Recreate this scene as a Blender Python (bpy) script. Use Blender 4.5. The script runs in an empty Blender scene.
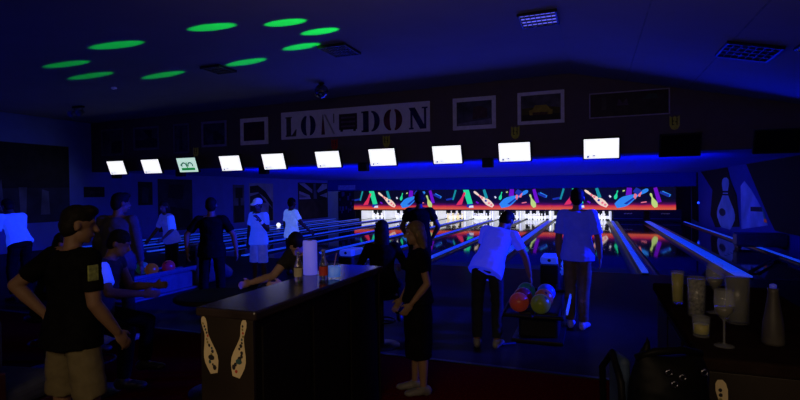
import bpy, bmesh, math, random
from mathutils import Vector as V, Matrix as M, noise as mnoise
random.seed(7)
PI = math.pi
sc = bpy.context.scene
COL = sc.collection
R = math.radians
SCR = bpy.data.scenes.new('scratch')      # a scratch scene for applying modifiers, removed at the end

# ------------------------------------------------------------------ materials
MATS = {}
def mat(name, col, rough=.55, metal=0., es=0., ec=None, nz=.18, scale=9., spec=.4, trans=0., ior=1.45, bump=0., alpha=1.):
    if name in MATS: return MATS[name]
    m = bpy.data.materials.new(name); m.use_nodes = True
    nt = m.node_tree; b = nt.nodes['Principled BSDF']
    tc = nt.nodes.new('ShaderNodeTexCoord'); nn = nt.nodes.new('ShaderNodeTexNoise')
    nn.inputs['Scale'].default_value = scale; nn.inputs['Detail'].default_value = 3
    nt.links.new(tc.outputs['Object'], nn.inputs['Vector'])
    rp = nt.nodes.new('ShaderNodeValToRGB')
    rp.color_ramp.elements[0].position = .3; rp.color_ramp.elements[1].position = .7
    rp.color_ramp.elements[0].color = tuple(max(0, c*(1-nz)) for c in col)+(1,)
    rp.color_ramp.elements[1].color = tuple(min(1, c*(1+nz)) for c in col)+(1,)
    nt.links.new(nn.outputs['Fac'], rp.inputs['Fac']); nt.links.new(rp.outputs['Color'], b.inputs['Base Color'])
    b.inputs['Roughness'].default_value = rough; b.inputs['Metallic'].default_value = metal
    b.inputs['Specular IOR Level'].default_value = spec; b.inputs['IOR'].default_value = ior
    b.inputs['Transmission Weight'].default_value = trans
    if es > 0:
        b.inputs['Emission Color'].default_value = tuple(ec or col)+(1,); b.inputs['Emission Strength'].default_value = es
    b.inputs['Alpha'].default_value = alpha
    if bump > 0:
        bp = nt.nodes.new('ShaderNodeBump'); bp.inputs['Strength'].default_value = bump; bp.inputs['Distance'].default_value = .01
        nt.links.new(nn.outputs['Fac'], bp.inputs['Height']); nt.links.new(bp.outputs['Normal'], b.inputs['Normal'])
    MATS[name] = m
    return m

# ------------------------------------------------------------------ mesh builder
class MB:
    def __init__(s): s.bm = bmesh.new(); s.mi = 0
    def _faces(s, fs, smooth=False):
        for f in fs:
            f.material_index = s.mi; f.smooth = smooth
    def box(s, c, size, bev=0., rot=None, seg=2):
        t = bmesh.new(); bmesh.ops.create_cube(t, size=1.)
        for v in t.verts: v.co = V((v.co.x*size[0], v.co.y*size[1], v.co.z*size[2]))
        if bev > 0: bmesh.ops.bevel(t, geom=list(t.edges), offset=bev, segments=seg, profile=.5, affect='EDGES')
        mx = M.Translation(V(c)) @ (rot.to_4x4() if rot else M.Identity(4))
        t.transform(mx); s._merge(t); return s
    def _merge(s, t, smooth=False):
        vm = {v: s.bm.verts.new(v.co) for v in t.verts}
        for f in t.faces:
            try:
                nf = s.bm.faces.new([vm[v] for v in f.verts]); nf.material_index = s.mi; nf.smooth = smooth or f.smooth
            except ValueError: pass
        t.free()
    def poly(s, pts, smooth=False):
        f = s.bm.faces.new([s.bm.verts.new(V(p)) for p in pts]); s._faces([f], smooth); return s
    def prism(s, pts, off):
        a = [s.bm.verts.new(V(p)) for p in pts]; b = [s.bm.verts.new(V(p)+V(off)) for p in pts]
        fs = [s.bm.faces.new(a), s.bm.faces.new(b[::-1])]
        n = len(a)
        for i in range(n): fs.append(s.bm.faces.new([a[i], b[i], b[(i+1) % n], a[(i+1) % n]]))
        bmesh.ops.recalc_face_normals(s.bm, faces=fs)
        s._faces(fs); return s
    def rings(s, rs, n=14, smooth=True, cap=True):
        L = []
        for c, a, b in rs:
            L.append([s.bm.verts.new(V(c)+V(a)*math.cos(2*PI*i/n)+V(b)*math.sin(2*PI*i/n)) for i in range(n)])
        fs = []
        for q in range(len(L)-1):
            for i in range(n):
                fs.append(s.bm.faces.new([L[q][i], L[q][(i+1) % n], L[q+1][(i+1) % n], L[q+1][i]]))
        s._faces(fs, smooth)
        if cap:
            c = [s.bm.faces.new(L[0][::-1]), s.bm.faces.new(L[-1])]; s._faces(c)
        return s
    def tube(s, p0, p1, r0, r1=None, rnd=True, n=12, flat=1., side=None):
        p0 = V(p0); p1 = V(p1); r1 = r0 if r1 is None else r1
        d = (p1-p0); L = d.length; d = d.normalized() if L > 1e-9 else V((0, 0, 1))
        u = V(side) if side else (V((1, 0, 0)) if abs(d.x) < .8 else V((0, 1, 0)))
        u = (u-d*u.dot(d)).normalized(); w = d.cross(u)
        rs = []
        if rnd:
            for a in (80, 50, 22): rs.append((p0-d*r0*math.sin(R(a)), u*r0*math.cos(R(a)), w*r0*flat*math.cos(R(a))))
        rs.append((p0, u*r0, w*r0*flat)); rs.append((p0.lerp(p1, .5), u*(r0+r1)/2, w*(r0+r1)/2*flat)); rs.append((p1, u*r1, w*r1*flat))
        if rnd:
            for a in (22, 50, 80): rs.append((p1+d*r1*math.sin(R(a)), u*r1*math.cos(R(a)), w*r1*flat*math.cos(R(a))))
        return s.rings(rs, n)
    def path(s, pts, r, n=10):
        pts = [V(p) for p in pts]; rs = []
        for i, p in enumerate(pts):
            d = (pts[min(i+1, len(pts)-1)]-pts[max(i-1, 0)]).normalized()
            u = V((1, 0, 0)) if abs(d.x) < .8 else V((0, 0, 1))
            u = (u-d*u.dot(d)).normalized(); rs.append((p, u*r, d.cross(u)*r))
        return s.rings(rs, n)
    def ell(s, c, rad, rot=None, n=14, k=9):
        c = V(c); r = rot or M.Identity(3); rs = []
        for i in range(k+1):
            a = -PI/2*.97+PI*.97*i/k; q = math.cos(a); z = math.sin(a)
            rs.append((c+r@V((0, 0, rad[2]*z)), r@V((rad[0]*q, 0, 0)), r@V((0, rad[1]*q, 0))))
        return s.rings(rs, n)
    def lathe(s, prof, c=(0, 0, 0), n=20, cap=True):
        c = V(c)
        return s.rings([(c+V((0, 0, z)), V((max(r, 1e-4), 0, 0)), V((0, max(r, 1e-4), 0))) for r, z in prof], n, True, cap)
    def mesh(s, name, mats):
        me = bpy.data.meshes.new(name); s.bm.to_mesh(me); s.bm.free()
        for m in (mats if isinstance(mats, (list, tuple)) else [mats]): me.materials.append(m)
        return me
    def build(s, name, mats, parent=None, loc=(0, 0, 0), rz=0.):
        o = bpy.data.objects.new(name, s.mesh(name, mats)); COL.objects.link(o)
        if parent: o.parent = parent
        o.location = loc; o.rotation_euler = (0, 0, rz); return o
    def remesh(s, name, m, voxel, parent=None, smooth=2, wrinkle=0., floor=None, seed=0):
        bmesh.ops.recalc_face_normals(s.bm, faces=s.bm.faces[:])
        me = bpy.data.meshes.new('tmp'); s.bm.to_mesh(me); s.bm.free()
        t = bpy.data.objects.new('tmp', me); SCR.collection.objects.link(t)
        rm = t.modifiers.new('r', 'REMESH'); rm.mode = 'VOXEL'; rm.voxel_size = voxel; rm.use_smooth_shade = True
        if smooth:
            sm = t.modifiers.new('s', 'SMOOTH'); sm.iterations = smooth; sm.factor = .5
        with bpy.context.temp_override(scene=SCR, view_layer=SCR.view_layers[0]):
            dg = bpy.context.evaluated_depsgraph_get()
        out = bpy.data.meshes.new_from_object(t.evaluated_get(dg)); out.name = name
        bpy.data.objects.remove(t); bpy.data.meshes.remove(me)
        if wrinkle or floor is not None:
            for v in out.vertices:
                if wrinkle:
                    q = V((v.co.x*9+seed, v.co.y*9, v.co.z*17+seed*2))
                    v.co += v.normal*(mnoise.noise(q)*wrinkle+mnoise.noise(q*2.3)*wrinkle*.4)
                if floor is not None and v.co.z < floor: v.co.z = floor
        out.materials.clear(); out.materials.append(m)
        for p in out.polygons: p.use_smooth = True
        o = bpy.data.objects.new(name, out); COL.objects.link(o)
        if parent: o.parent = parent
        return o

def tag(o, label, cat=None, group=None, kind=None):
    o['label'] = label
    if cat: o['category'] = cat
    if group: o['group'] = group
    if kind: o['kind'] = kind
    return o
def struct(o): o['kind'] = 'structure'; return o
def thing(name, label, cat, loc=(0, 0, 0), rz=0., group=None):
    o = bpy.data.objects.new(name, None); COL.objects.link(o); o.location = loc; o.rotation_euler = (0, 0, rz)
    o.empty_display_size = .1
    return tag(o, label, cat, group)
def dup(root, loc, rz=None, label=None, group=None):
    r = root.copy(); COL.objects.link(r); r.location = loc
    if rz is not None: r.rotation_euler = (0, 0, rz)
    if label: r['label'] = label
    if group: r['group'] = group
    for ch in list(root.children):
        c = ch.copy(); COL.objects.link(c); c.parent = r
        for g in list(ch.children):
            d = g.copy(); COL.objects.link(d); d.parent = c
    return r

UV = (.001, .012, 1.)          # colour of the blacklight
WARM = (1., .72, .45)

# ------------------------------------------------------------------ setting
BY = 12.5                      # fascia
LW, RW = -16.4, 5.0            # lane hall side walls
HR = 7.0                       # right wall of the near hall
def zceil(x): return 4.46+(x+.47)*.0135 if x < -.47 else 4.46-.238*(x+.47)

m_ceil = mat('ceiling paint', (.27, .255, .30), .9, nz=.05, scale=1.2)
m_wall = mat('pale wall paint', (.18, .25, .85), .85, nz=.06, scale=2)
m_fasc = mat('black fascia paint', (.15, .12, .115), .8, nz=.06, scale=4, spec=.15)
m_appr = mat('dark polished approach', (.022, .018, .018), .3, nz=.2, scale=3, spec=.004)
m_carp = mat('dark red carpet', (.062, .0018, .003), .98, nz=.5, scale=60, spec=.0, bump=.4)
m_lane = mat('dark glossy lane', (.022, .016, .012), .045, nz=.3, scale=4, spec=.42)
m_gut = mat('black gutter plastic', (.01, .01, .013), .35, nz=.2)
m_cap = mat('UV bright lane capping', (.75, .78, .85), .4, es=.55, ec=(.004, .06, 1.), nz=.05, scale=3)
m_sub = mat('subfloor', (.01, .01, .012), .9)

mb = MB(); mb.prism([(LW, 4.8, -.2), (HR, 4.8, -.2), (HR, 11.02, -.2), (LW, 11.02, -.2)], (0, 0, .2)); struct(mb.build('floor', m_appr))
mb = MB(); mb.prism([(LW, -3, -.2), (HR, -3, -.2), (HR, 4.8, -.2), (LW, 4.8, -.2)], (0, 0, .2)); struct(mb.build('floor_carpet', m_carp))
mb = MB(); mb.prism([(LW, 11.02, -.4), (HR, 11.02, -.4), (HR, 31, -.4), (LW, 31, -.4)], (0, 0, .2)); struct(mb.build('floor_lanes', m_sub))
mb = MB()
mb.prism([(LW, -3, zceil(LW)), (-.47, -3, 4.46), (-.47, -3, 4.66), (LW, -3, 4.66)], (0, 15.8, 0))
mb.prism([(-.47, -3, 4.46), (HR, -3, zceil(HR)), (HR, -3, zceil(HR)+.2), (-.47, -3, 4.66)], (0, 15.8, 0))
struct(mb.build('ceiling', m_ceil))
mb = MB(); mb.box(((LW+RW)/2, 21.9, 2.63), (RW-LW, 18.2, .16)); struct(mb.build('ceiling_lanes', mat('lane ceiling paint', (.04, .12, .7), .85, nz=.05, scale=.8)))
mb = MB(); mb.box((LW-.1, 14, 2.2), (.2, 34.2, 5)); struct(mb.build('wall_left', m_wall))
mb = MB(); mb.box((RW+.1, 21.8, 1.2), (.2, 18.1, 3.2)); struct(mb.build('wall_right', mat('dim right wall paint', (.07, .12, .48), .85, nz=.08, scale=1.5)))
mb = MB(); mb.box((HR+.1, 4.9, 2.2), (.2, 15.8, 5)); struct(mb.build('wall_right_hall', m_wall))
mb = MB(); mb.box(((LW+HR)/2, -3.1, 2.2), (HR-LW, .2, 5)); struct(mb.build('wall_rear', mat('dark rear wall', (.06, .055, .05), .9)))
mb = MB(); mb.box(((RW+HR)/2+.1, 12.65, 1.2), (HR-RW, .3, 2.8)); struct(mb.build('wall_step', m_wall))
mb = MB(); mb.prism([(LW, BY, 2.54), (HR, BY, 2.54), (HR, BY, zceil(HR)), (-.47, BY, 4.46), (LW, BY, zceil(LW))], (0, .3, 0)); struct(mb.build('wall_fascia', m_fasc))
mb = MB(); mb.box(((LW+RW)/2, 31.1, 1.2), (RW-LW+.4, .2, 3.2)); struct(mb.build('wall_far', mat('black far wall', (.02, .02, .025), .9)))
# soffit above the masks (the far blue strip)
mb = MB(); mb.box(((LW+RW)/2, 29.3, 2.2), (RW-LW, .1, .74)); struct(mb.build('wall_soffit', mat('blue soffit paint', (.03, .09, .38), .85, nz=.05)))
# ceiling seams along the hall
m_seam = mat('ceiling seam', (.2, .2, .24), .9)
for x in (.74, 1.95):
    mb = MB(); z = zceil(x)
    mb.prism([(x-.012, 5, z-.004), (x+.012, 5, z-.006), (x+.012, BY, z-.006), (x-.012, BY, z-.004)], (0, 0, .012)); struct(mb.build('trim_1' if x < 1 else 'trim_2', m_seam))
mb = MB(); mb.box(((LW+HR)/2, 4.8, .006), (HR-LW, .05, .012)); struct(mb.build('trim_3', mat('carpet edge strip', (.03, .03, .035), .5, metal=.6)))

# ------------------------------------------------------------------ lanes
DIV = [4.34, 2.66, .98, -.6, -2.18, -3.82, -5.4, -7.05, -8.8, -10.5, -12.2, -13.85, -15.5]
DW = [.09, .27, .13, .13, .22, .16, .15, .17, .14, .14, .14, .14, .14]
ORD = ['first', 'second', 'third', 'fourth', 'fifth', 'sixth', 'seventh', 'eighth', 'ninth', 'tenth', 'eleventh', 'twelfth', 'thirteenth']
Y0, Y1 = 11.05, 30.9
m_foul = mat('foul line', (.02, .02, .025), .4)
m_dot = mat('lane arrow inlay', (.09, .06, .035), .25)
for i in range(12):
    xr, xl = DIV[i]-DW[i]/2, DIV[i+1]+DW[i+1]/2
    cx = (xr+xl)/2; w = 1.05; g = (xr-xl-w)/2
    t = thing('bowling_lane', ('unlit' if i in (0, 1) else 'glossy dark')+' bowling lane, '+ORD[i]+' counted from the right wall', 'bowling lane', (cx, Y0, 0), 0, 'bowling lanes')
    mb = MB(); mb.box((0, (Y1-Y0)/2, -.06), (w, Y1-Y0, .12)); mb.mi = 1; mb.box((0, .03, .0005), (w, .06, .003))
    mb.mi = 2
    for k in range(-3, 4):
        yy = 4.6-abs(k)*.28
        mb.poly([(k*.13-.03, yy-.12, .0015), (k*.13+.03, yy-.12, .0015), (k*.13, yy+.12, .0015)])
    mb.build('lane_surface', [m_lane, m_foul, m_dot], t)
    for s in (-1, 1):
        mb = MB(); x0 = s*(w/2+.004); x1 = s*(w/2+g-.004); N = 6; pts = []
        for k in range(N+1):
            a = PI*k/N; pts.append(((x0+x1)/2-(x1-x0)/2*math.cos(a), -.08*math.sin(a)))
        for k in range(N):
            mb.poly([(pts[k][0], 0, pts[k][1]), (pts[k+1][0], 0, pts[k+1][1]), (pts[k+1][0], Y1-Y0, pts[k+1][1]), (pts[k][0], Y1-Y0, pts[k][1])], True)
        mb.build('gutter', m_gut, t)
for i, x in enumerate(DIV):
    t = thing('lane_divider', 'blue glowing divider strip between lanes, '+ORD[i]+' counted from the right wall', 'lane divider', (x, Y0-.05, 0), 0, 'glowing strips between the lanes')
    L = 17.6
    mb = MB(); mb.box((0, L/2, -.04), (DW[i], L, .14), .01); mb.build('rail', m_gut, t)
    mb = MB(); mb.box((0, L/2, .045), (DW[i]-.01, L-.02, .03), .008); mb.build('capping', m_cap, t)
    if i == 2:
        mb = MB(); mb.tube((.085, .3, .05), (.085, L-.3, .05), .012, n=8); mb.build('side_rail', mat('shiny rail', (.6, .5, .5), .2, metal=.9), t)

# ------------------------------------------------------------------ pin decks + pins
m_pin = mat('white pin', (.9, .9, .86), .3, es=.95, ec=(.9, .95, 1.), nz=.03)  # deck light put into both pin colours as emission
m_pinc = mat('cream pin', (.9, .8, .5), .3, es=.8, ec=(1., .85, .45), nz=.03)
m_red = mat('pin red stripe', (.7, .03, .03), .35)
PROF = [(.028, 0), (.036, .02), (.05, .07), (.0595, .115), (.058, .15), (.048, .2), (.03, .245), (.0235, .27), (.026, .3), (.0315, .335), (.030, .36), (.02, .376), (.004, .381)]
mb = MB(); mb.lathe(PROF, n=14); PIN = mb.mesh('pin', m_pin)
mb = MB(); mb.lathe(PROF, n=14); PINC = mb.mesh('pin_cream', m_pinc)
mb = MB(); mb.lathe([(.0275, .252), (.0246, .27), (.0252, .282)], n=14, cap=False); STR = mb.mesh('stripe', m_red)
m_kick = mat('white pin deck wall', (.85, .85, .85), .5, es=.6, ec=(.9, .93, 1.), nz=.1)  # deck light on the walls put in as emission
m_curt = mat('dark pit curtain', (.02, .025, .03), .8, nz=.5, scale=6)
m_glow = mat('pin deck lamp', (1, 1, 1), .4, es=2., ec=(1., .98, .92), nz=0)
m_dkbox = mat('dark machine panel', (.012, .012, .015), .5)
m_dim = mat('dim lettering', (.3, .3, .34), .6, es=.05, ec=(.5, .5, .6))
PY = 29.25
PNAME = ['head pin', 'left pin of the second row', 'right pin of the second row', 'left pin of the third row', 'middle pin of the third row', 'right pin of the third row',
         'outer left pin of the back row', 'inner left pin of the back row', 'inner right pin of the back row', 'outer right pin of the back row']
for i in range(12):
    cx = ((DIV[i]-DW[i]/2)+(DIV[i+1]+DW[i+1]/2))/2
    lit = 2 <= i <= 10
    nm = ORD[i]+' lane from the right'
    if i == 11:
        continue
    if not lit:
        t = thing('pin_deck_cover', 'black cover closing the unlit pin deck of the '+nm, 'machine cover', (cx, 29.1, 0))
        mb = MB(); mb.box((0, 0, .33), (1.5, .06, .62), .01); mb.build('panel', m_dkbox, t)
        mb = MB()
        for k in range(6):
            mb.box((-.18+k*.07, -.033, .42+.012*(k % 2)), (.045, .004, .05))
        mb.build('lettering', m_dim, t)
        mb = MB(); mb.box((0, -.04, .16), (1.4, .03, .025)); mb.build('bar', mat('grey bar', (.2, .2, .22), .4), t)
        continue
    t = thing('pin_deck', 'brightly lit white pin deck at the end of the '+nm, 'pin deck', (cx, 29.0, 0), 0, 'lit pin decks')
    for s in (-1, 1):
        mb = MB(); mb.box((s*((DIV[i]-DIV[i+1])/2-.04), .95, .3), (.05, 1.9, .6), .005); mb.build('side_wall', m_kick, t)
    mb = MB(); mb.box((0, 1.7, .32), (1.5, .03, .56)); mb.mi = 1
    rr = random.Random(i)
    for k in range(4):
        xx = -.57+k*.38+rr.uniform(-.06, .06); zz = rr.uniform(.26, .44); mb.box((xx, 1.675, .585-zz/2), (rr.uniform(.2, .36), .012, zz))
    mb.build('back_curtain', [m_kick, m_curt], t)
    mb = MB(); mb.tube((-.7, .12, .61), (.7, .12, .61), .018, n=10); mb.build('deck_lamp', m_glow, t)
    k = 0
    for row in range(4):
        for q in range(row+1):
            px = cx+(q-row/2)*.3048; py = PY+row*.264
            if rr.random() < (.12 if i in (4, 6, 9) else .0): k += 1; continue
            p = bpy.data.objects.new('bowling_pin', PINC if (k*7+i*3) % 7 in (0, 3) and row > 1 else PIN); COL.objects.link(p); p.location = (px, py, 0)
            tag(p, PNAME[k]+' standing on the '+nm, 'bowling pin', 'bowling pins on the lit decks')
            o = bpy.data.objects.new('stripe', STR); COL.objects.link(o); o.parent = p
            k += 1

# ------------------------------------------------------------------ mask panels (artwork above the pins)
def emat(n, c, s=.9): return mat(n, tuple(.25*v for v in c), .5, es=s, ec=c, nz=.08, scale=5)
def band_mat():
    m = bpy.data.materials.new('mask backdrop'); m.use_nodes = True; nt = m.node_tree; b = nt.nodes['Principled BSDF']
    tc = nt.nodes.new('ShaderNodeTexCoord'); sp = nt.nodes.new('ShaderNodeSeparateXYZ'); rp = nt.nodes.new('ShaderNodeValToRGB')
    nn = nt.nodes.new('ShaderNodeTexNoise'); nn.inputs['Scale'].default_value = 1.3
    ad = nt.nodes.new('ShaderNodeMath'); ad.operation = 'MULTIPLY_ADD'; ad.inputs[1].default_value = .12
    nt.links.new(tc.outputs['Object'], nn.inputs['Vector']); nt.links.new(tc.outputs['Object'], sp.inputs['Vector'])
    nt.links.new(nn.outputs['Fac'], ad.inputs[0]); nt.links.new(sp.outputs['Z'], ad.inputs[2])
    nt.links.new(ad.outputs[0], rp.inputs['Fac'])
    e = rp.color_ramp.elements
    e[0].position = .06; e[0].color = (.95, .16, .05, 1); e[1].position = .62; e[1].color = (.003, .003, .008, 1)
    x = e.new(.25); x.color = (.75, .035, .05, 1); x = e.new(.33); x.color = (.12, .004, .10, 1); x = e.new(.45); x.color = (.012, .004, .02, 1)
    nt.links.new(rp.outputs['Color'], b.inputs['Emission Color']); b.inputs['Emission Strength'].default_value = .75
    b.inputs['Base Color'].default_value = (.01, .008, .008, 1); b.inputs['Roughness'].default_value = .6
    return m
MASK = [band_mat(), emat('mask red', (.75, .03, .10)), emat('mask green', (.02, .75, .32)), emat('mask blue', (.03, .25, .85)), emat('mask cream', (.95, .72, .55)),
        emat('mask teal', (.01, .3, .33)), emat('mask purple', (.16, .005, .55)), emat('mask lime', (.55, .75, .2)), emat('mask deep blue', (.01, .03, .35)), emat('mask pink', (.9, .2, .25)), emat('mask white', (.8, .8, .9))]
PP = [(0, .16), (.04, .34), (.12, .40), (.2, .33), (.28, .26), (.34, .3), (.45, .52), (.6, .86), (.7, 1.), (.8, .97), (.92, .72), (1., .5)]
def pinpoly(p0, p1, wd):
    a = V((p0[0], p0[1])); b = V((p1[0], p1[1])); d = b-a; n = V((-d.y, d.x)).normalized()*wd/2
    L = [a+d*t+n*w for t, w in PP]; Rr = [a+d*t-n*w for t, w in PP]
    return [(v.x, v.y) for v in L+Rr[::-1]]
MZ = .64; P0 = 6.1
def mask_mesh():
    mb = MB(); mb.box((3.05, 0, .59), (6.09, .06, 1.18))
    lay = [0]
    def put(pts, mi):
        mb.mi = mi; lay[0] += 1; y = -.031-.0012*lay[0]
        for off in (-P0, 0, P0):
            q = [(u-P0+off, v-MZ) for u, v in pts]
            if max(u for u, v in q) < .02 or min(u for u, v in q) > 6.08: continue
            # clip to the panel
            q = [(min(max(u, .01), 6.085), min(max(v, .01), 1.175)) for u, v in q]
            f = mb.bm.faces.new([mb.bm.verts.new((u, y, v)) for u, v in q]); f.material_index = mi
            f.normal_update()
            if f.normal.y > 0: f.normal_flip()
    def streak(p, q, w, mi):
        a = V(p); b = V(q); n = V((-(b-a).y, (b-a).x)).normalized()*w/2
        put([tuple(a+n), tuple(b+n*1.2), tuple(b-n*1.2), tuple(a-n)], mi)
    put([(7.17, 1.80), (7.52, 1.80), (7.75, .99), (7.44, .94)], 2)
    put([(7.36, .80), (7.42, .96), (7.74, .97), (7.80, .75), (7.6, .72)], 8)
    put([(7.50, .74), (7.56, .86), (7.78, .88), (7.80, .75)], 10)
    put([(6.75, .9), (6.85, 1.06), (7.06, 1.32), (7.2, 1.62), (7.3, 1.68), (7.33, 1.55), (7.22, 1.36), (7.16, 1.1), (7.1, .93)], 1)
    put(pinpoly((7.82, 1.70), (8.95, .82), .34), 4)
    for t in (.3, .42, .62, .78, .9):
        u, v = 7.82+1.13*t, 1.70-.88*t; put([(u-.07, v-.03), (u+.03, v-.08), (u+.08, v+.02), (u-.02, v+.07)], 9 if t != .62 else 8)
    streak((8.42, 1.8), (8.58, 1.28), .15, 5)
    put(pinpoly((9.46, 1.66), (9.33, 1.2), .17), 2)
    streak((10.03, 1.8), (9.99, 1.4), .24, 6)
    put(pinpoly((10.92, 1.70), (9.36, .84), .52), 3)
    for t in (.26, .40):
        u, v = 10.92-1.56*t, 1.70-.86*t; put([(u-.09, v-.13), (u+.03, v-.16), (u+.10, v+.10), (u-.03, v+.14)], 9)
    put([(9.75, .95), (10.2, 1.28), (10.3, 1.26), (9.9, .92)], 8)
    streak((10.57, 1.01), (10.84, 1.05), .05, 9)
    put(pinpoly((11.02, 1.50), (11.28, .76), .28), 7)
    streak((11.24, 1.79), (11.44, 1.02), .17, 6)
    streak((11.56, 1.57), (11.94, 1.36), .11, 3)
    streak((12.25, 1.22), (12.72, 1.30), .10, 8); streak((6.56, 1.2), (6.74, 1.8), .09, 5)
    streak((5.36, 1.55), (5.78, 1.35), .12, 8); streak((9.05, 1.4), (9.12, 1.3), .08, 10); streak((9.7, 1.62), (9.8, 1.66), .06, 7)
    streak((7.95, 1.1), (8.1, 1.0), .08, 6); streak((10.3, 1.5), (10.5, 1.75), .3, 8)
    return mb.mesh('mask', MASK)
mm = mask_mesh()
for k, (x, w) in enumerate([(-14.29, 'left'), (-8.19, 'middle'), (-2.09, 'right')]):
    o = bpy.data.objects.new('glowing_artwork', mm); COL.objects.link(o); o.location = (x, 28.9, MZ)
    tag(o, 'glowing panel painted with flying bowling pins, '+w+' third above the pin decks', 'painted panel', 'painted panels above the pins')
# valance bars just under the masks
mb = MB(); mb.box((-5.13, 28.93, .60), (18.3, .06, .075)); tag(mb.build('mask_rail', m_dkbox), 'thin black rail under the glowing painted panels', 'rail')

# ------------------------------------------------------------------ televisions, speakers, plaques
m_scr = mat('white screen', (.9, .92, 1.), .3, es=1.05, ec=(.95, .96, 1.), nz=.01)
m_scb = mat('screen blue mark', (.03, .06, .3), .3, es=.3, ec=(.12, .2, .75), nz=0)
m_scg = mat('screen green picture', (.02, .4, .1), .3, es=.35, ec=(.02, .55, .12), nz=0)
m_scd = mat('screen dark green', (.05, .2, .15), .3, es=.3, ec=(.08, .32, .24), nz=0)
m_scl = mat('screen pale picture', (.6, .9, .8), .3, es=.75, ec=(.65, .95, .82), nz=.05)
m_off = mat('dark screen glass', (.008, .008, .01), .2, spec=.5)
m_tv = mat('black plastic', (.012, .012, .013), .5, nz=.2)
m_brk = mat('black metal', (.015, .015, .016), .45, metal=.5)
def tv_parts(t, kind):
    rot = M.Rotation(R(20), 3, 'X')
    mb = MB(); mb.box((0, 0, 0), (.80, .07, .51), .012, rot); mb.box(rot@V((0, .05, 0)), (.5, .06, .3), .02, rot); mb.build('casing', m_tv, t)
    mb = MB(); mb.box(rot@V((0, -.037, 0)), (.735, .004, .455), 0, rot)
    def q(u0, u1, v0, v1, mi):
        mb.mi = mi; mb.poly([rot@V((u, -.0405, v)) for u, v in ((u0, v0), (u1, v0), (u1, v1), (u0, v1))])
    if kind == 'white':
        q(-.30, -.265, -.21, -.16, 1); q(-.29, -.25, -.175, -.155, 1); q(-.18, -.13, -.175, -.15, 1)
        mb.build('screen', [m_scr, m_scb], t)
    elif kind == 'green':
        q(-.26, .27, -.17, -.09, 1)
        for u in (-.13, .12):
            for k in range(10):
                a = PI*(-.1+1.2*k/10); b = PI*(-.1+1.2*(k+1)/10)
                mb.mi = 2; mb.poly([rot@V((u+math.cos(c)*r, -.0408, -.02+math.sin(c)*r)) for c, r in ((a, .07), (a, .115), (b, .115), (b, .07))])
        q(-.03, .0, -.1, .1, 1); q(-.27, -.2, -.02, .03, 2)
        mb.build('screen', [m_scl, m_scg, m_scd], t)
    else:
        mb.build('screen', m_off, t)
    mb = MB(); mb.box((0, .17, .12), (.12, .26, .06), .01); mb.box((0, .285, .1), (.2, .03, .25), .005); mb.build('mount', m_brk, t)
TVX = [(3.5, 'off'), (1.77, 'off'), (.2, 'white'), (-1.73, 'white'), (-3.4, 'white'), (-5.17, 'white'), (-6.8, 'white'), (-8.58, 'white'), (-10.12, 'white'), (-11.78, 'green'), (-13.27, 'white'), (-14.8, 'white')]
first = {}
NLIT = ['first', 'second', 'third', 'fourth', 'fifth', 'sixth', 'seventh', 'eighth', 'ninth']
nl = 0
for x, k in TVX:
    if k == 'white':
        lab = 'wall-mounted television showing a white screen, '+NLIT[nl]+' white one from the right'; nl += 1
    elif k == 'green': lab = 'wall-mounted television showing a green picture on the black fascia'
    else: lab = 'switched-off black television '+('at the right end of the fascia' if x > 3 else 'just right of the lit screens')
    if k in first:
        dup(first[k], (x, 12.2, 2.645), None, lab)
    else:
        t = thing('television', lab, 'television', (x, 12.2, 2.645), 0, 'televisions along the fascia'); tv_parts(t, k); first[k] = t
m_cone = mat('speaker cone', (.02, .02, .022), .7)
s0 = None
for x, lab in ((-2.46, 'between the seventh and eighth lane screens from the left end'), (-5.93, 'left of the fifth screen from the right'), (-9.25, 'left of the sixth screen under the framed picture'), (-12.5, 'next to the green television'), (-15.35, 'beside the leftmost television')):
    lab = 'small black loudspeaker under the fascia, '+{-2.46: 'the rightmost one', -5.93: 'below the right half of the LONDON sign', -9.25: 'just left of the LONDON sign', -12.5: 'beside the television with the green picture', -15.35: 'the leftmost one'}[x]
    if s0 is None:
        t = thing('loudspeaker', lab, 'loudspeaker', (x, 12.62, 2.42), 0, 'small loudspeakers under the fascia'); s0 = t
        mb = MB(); mb.box((0, 0, 0), (.27, .2, .24), .02); mb.build('cabinet', m_tv, t)
        mb = MB(); mb.rings([(V((0, -.101, 0)), V((.09, 0, 0)), V((0, 0, .09))), (V((0, -.09, 0)), V((.03, 0, 0)), V((0, 0, .03)))], 16); mb.build('cone', m_cone, t)
        mb = MB(); mb.box((0, .03, .13), (.05, .05, .06)); mb.build('bracket', m_brk, t)
    else: dup(s0, (x, 12.62, 2.42), None, lab)
m_ply = mat('yellow plaque', (.35, .33, .05), .5, es=.01, ec=(.5, .45, .05))
m_plr = mat('red plaque', (.4, .03, .02), .5, es=.01, ec=(.30, .035, .02))
m_pld = mat('plaque marks', (.02, .02, .015), .6)
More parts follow.
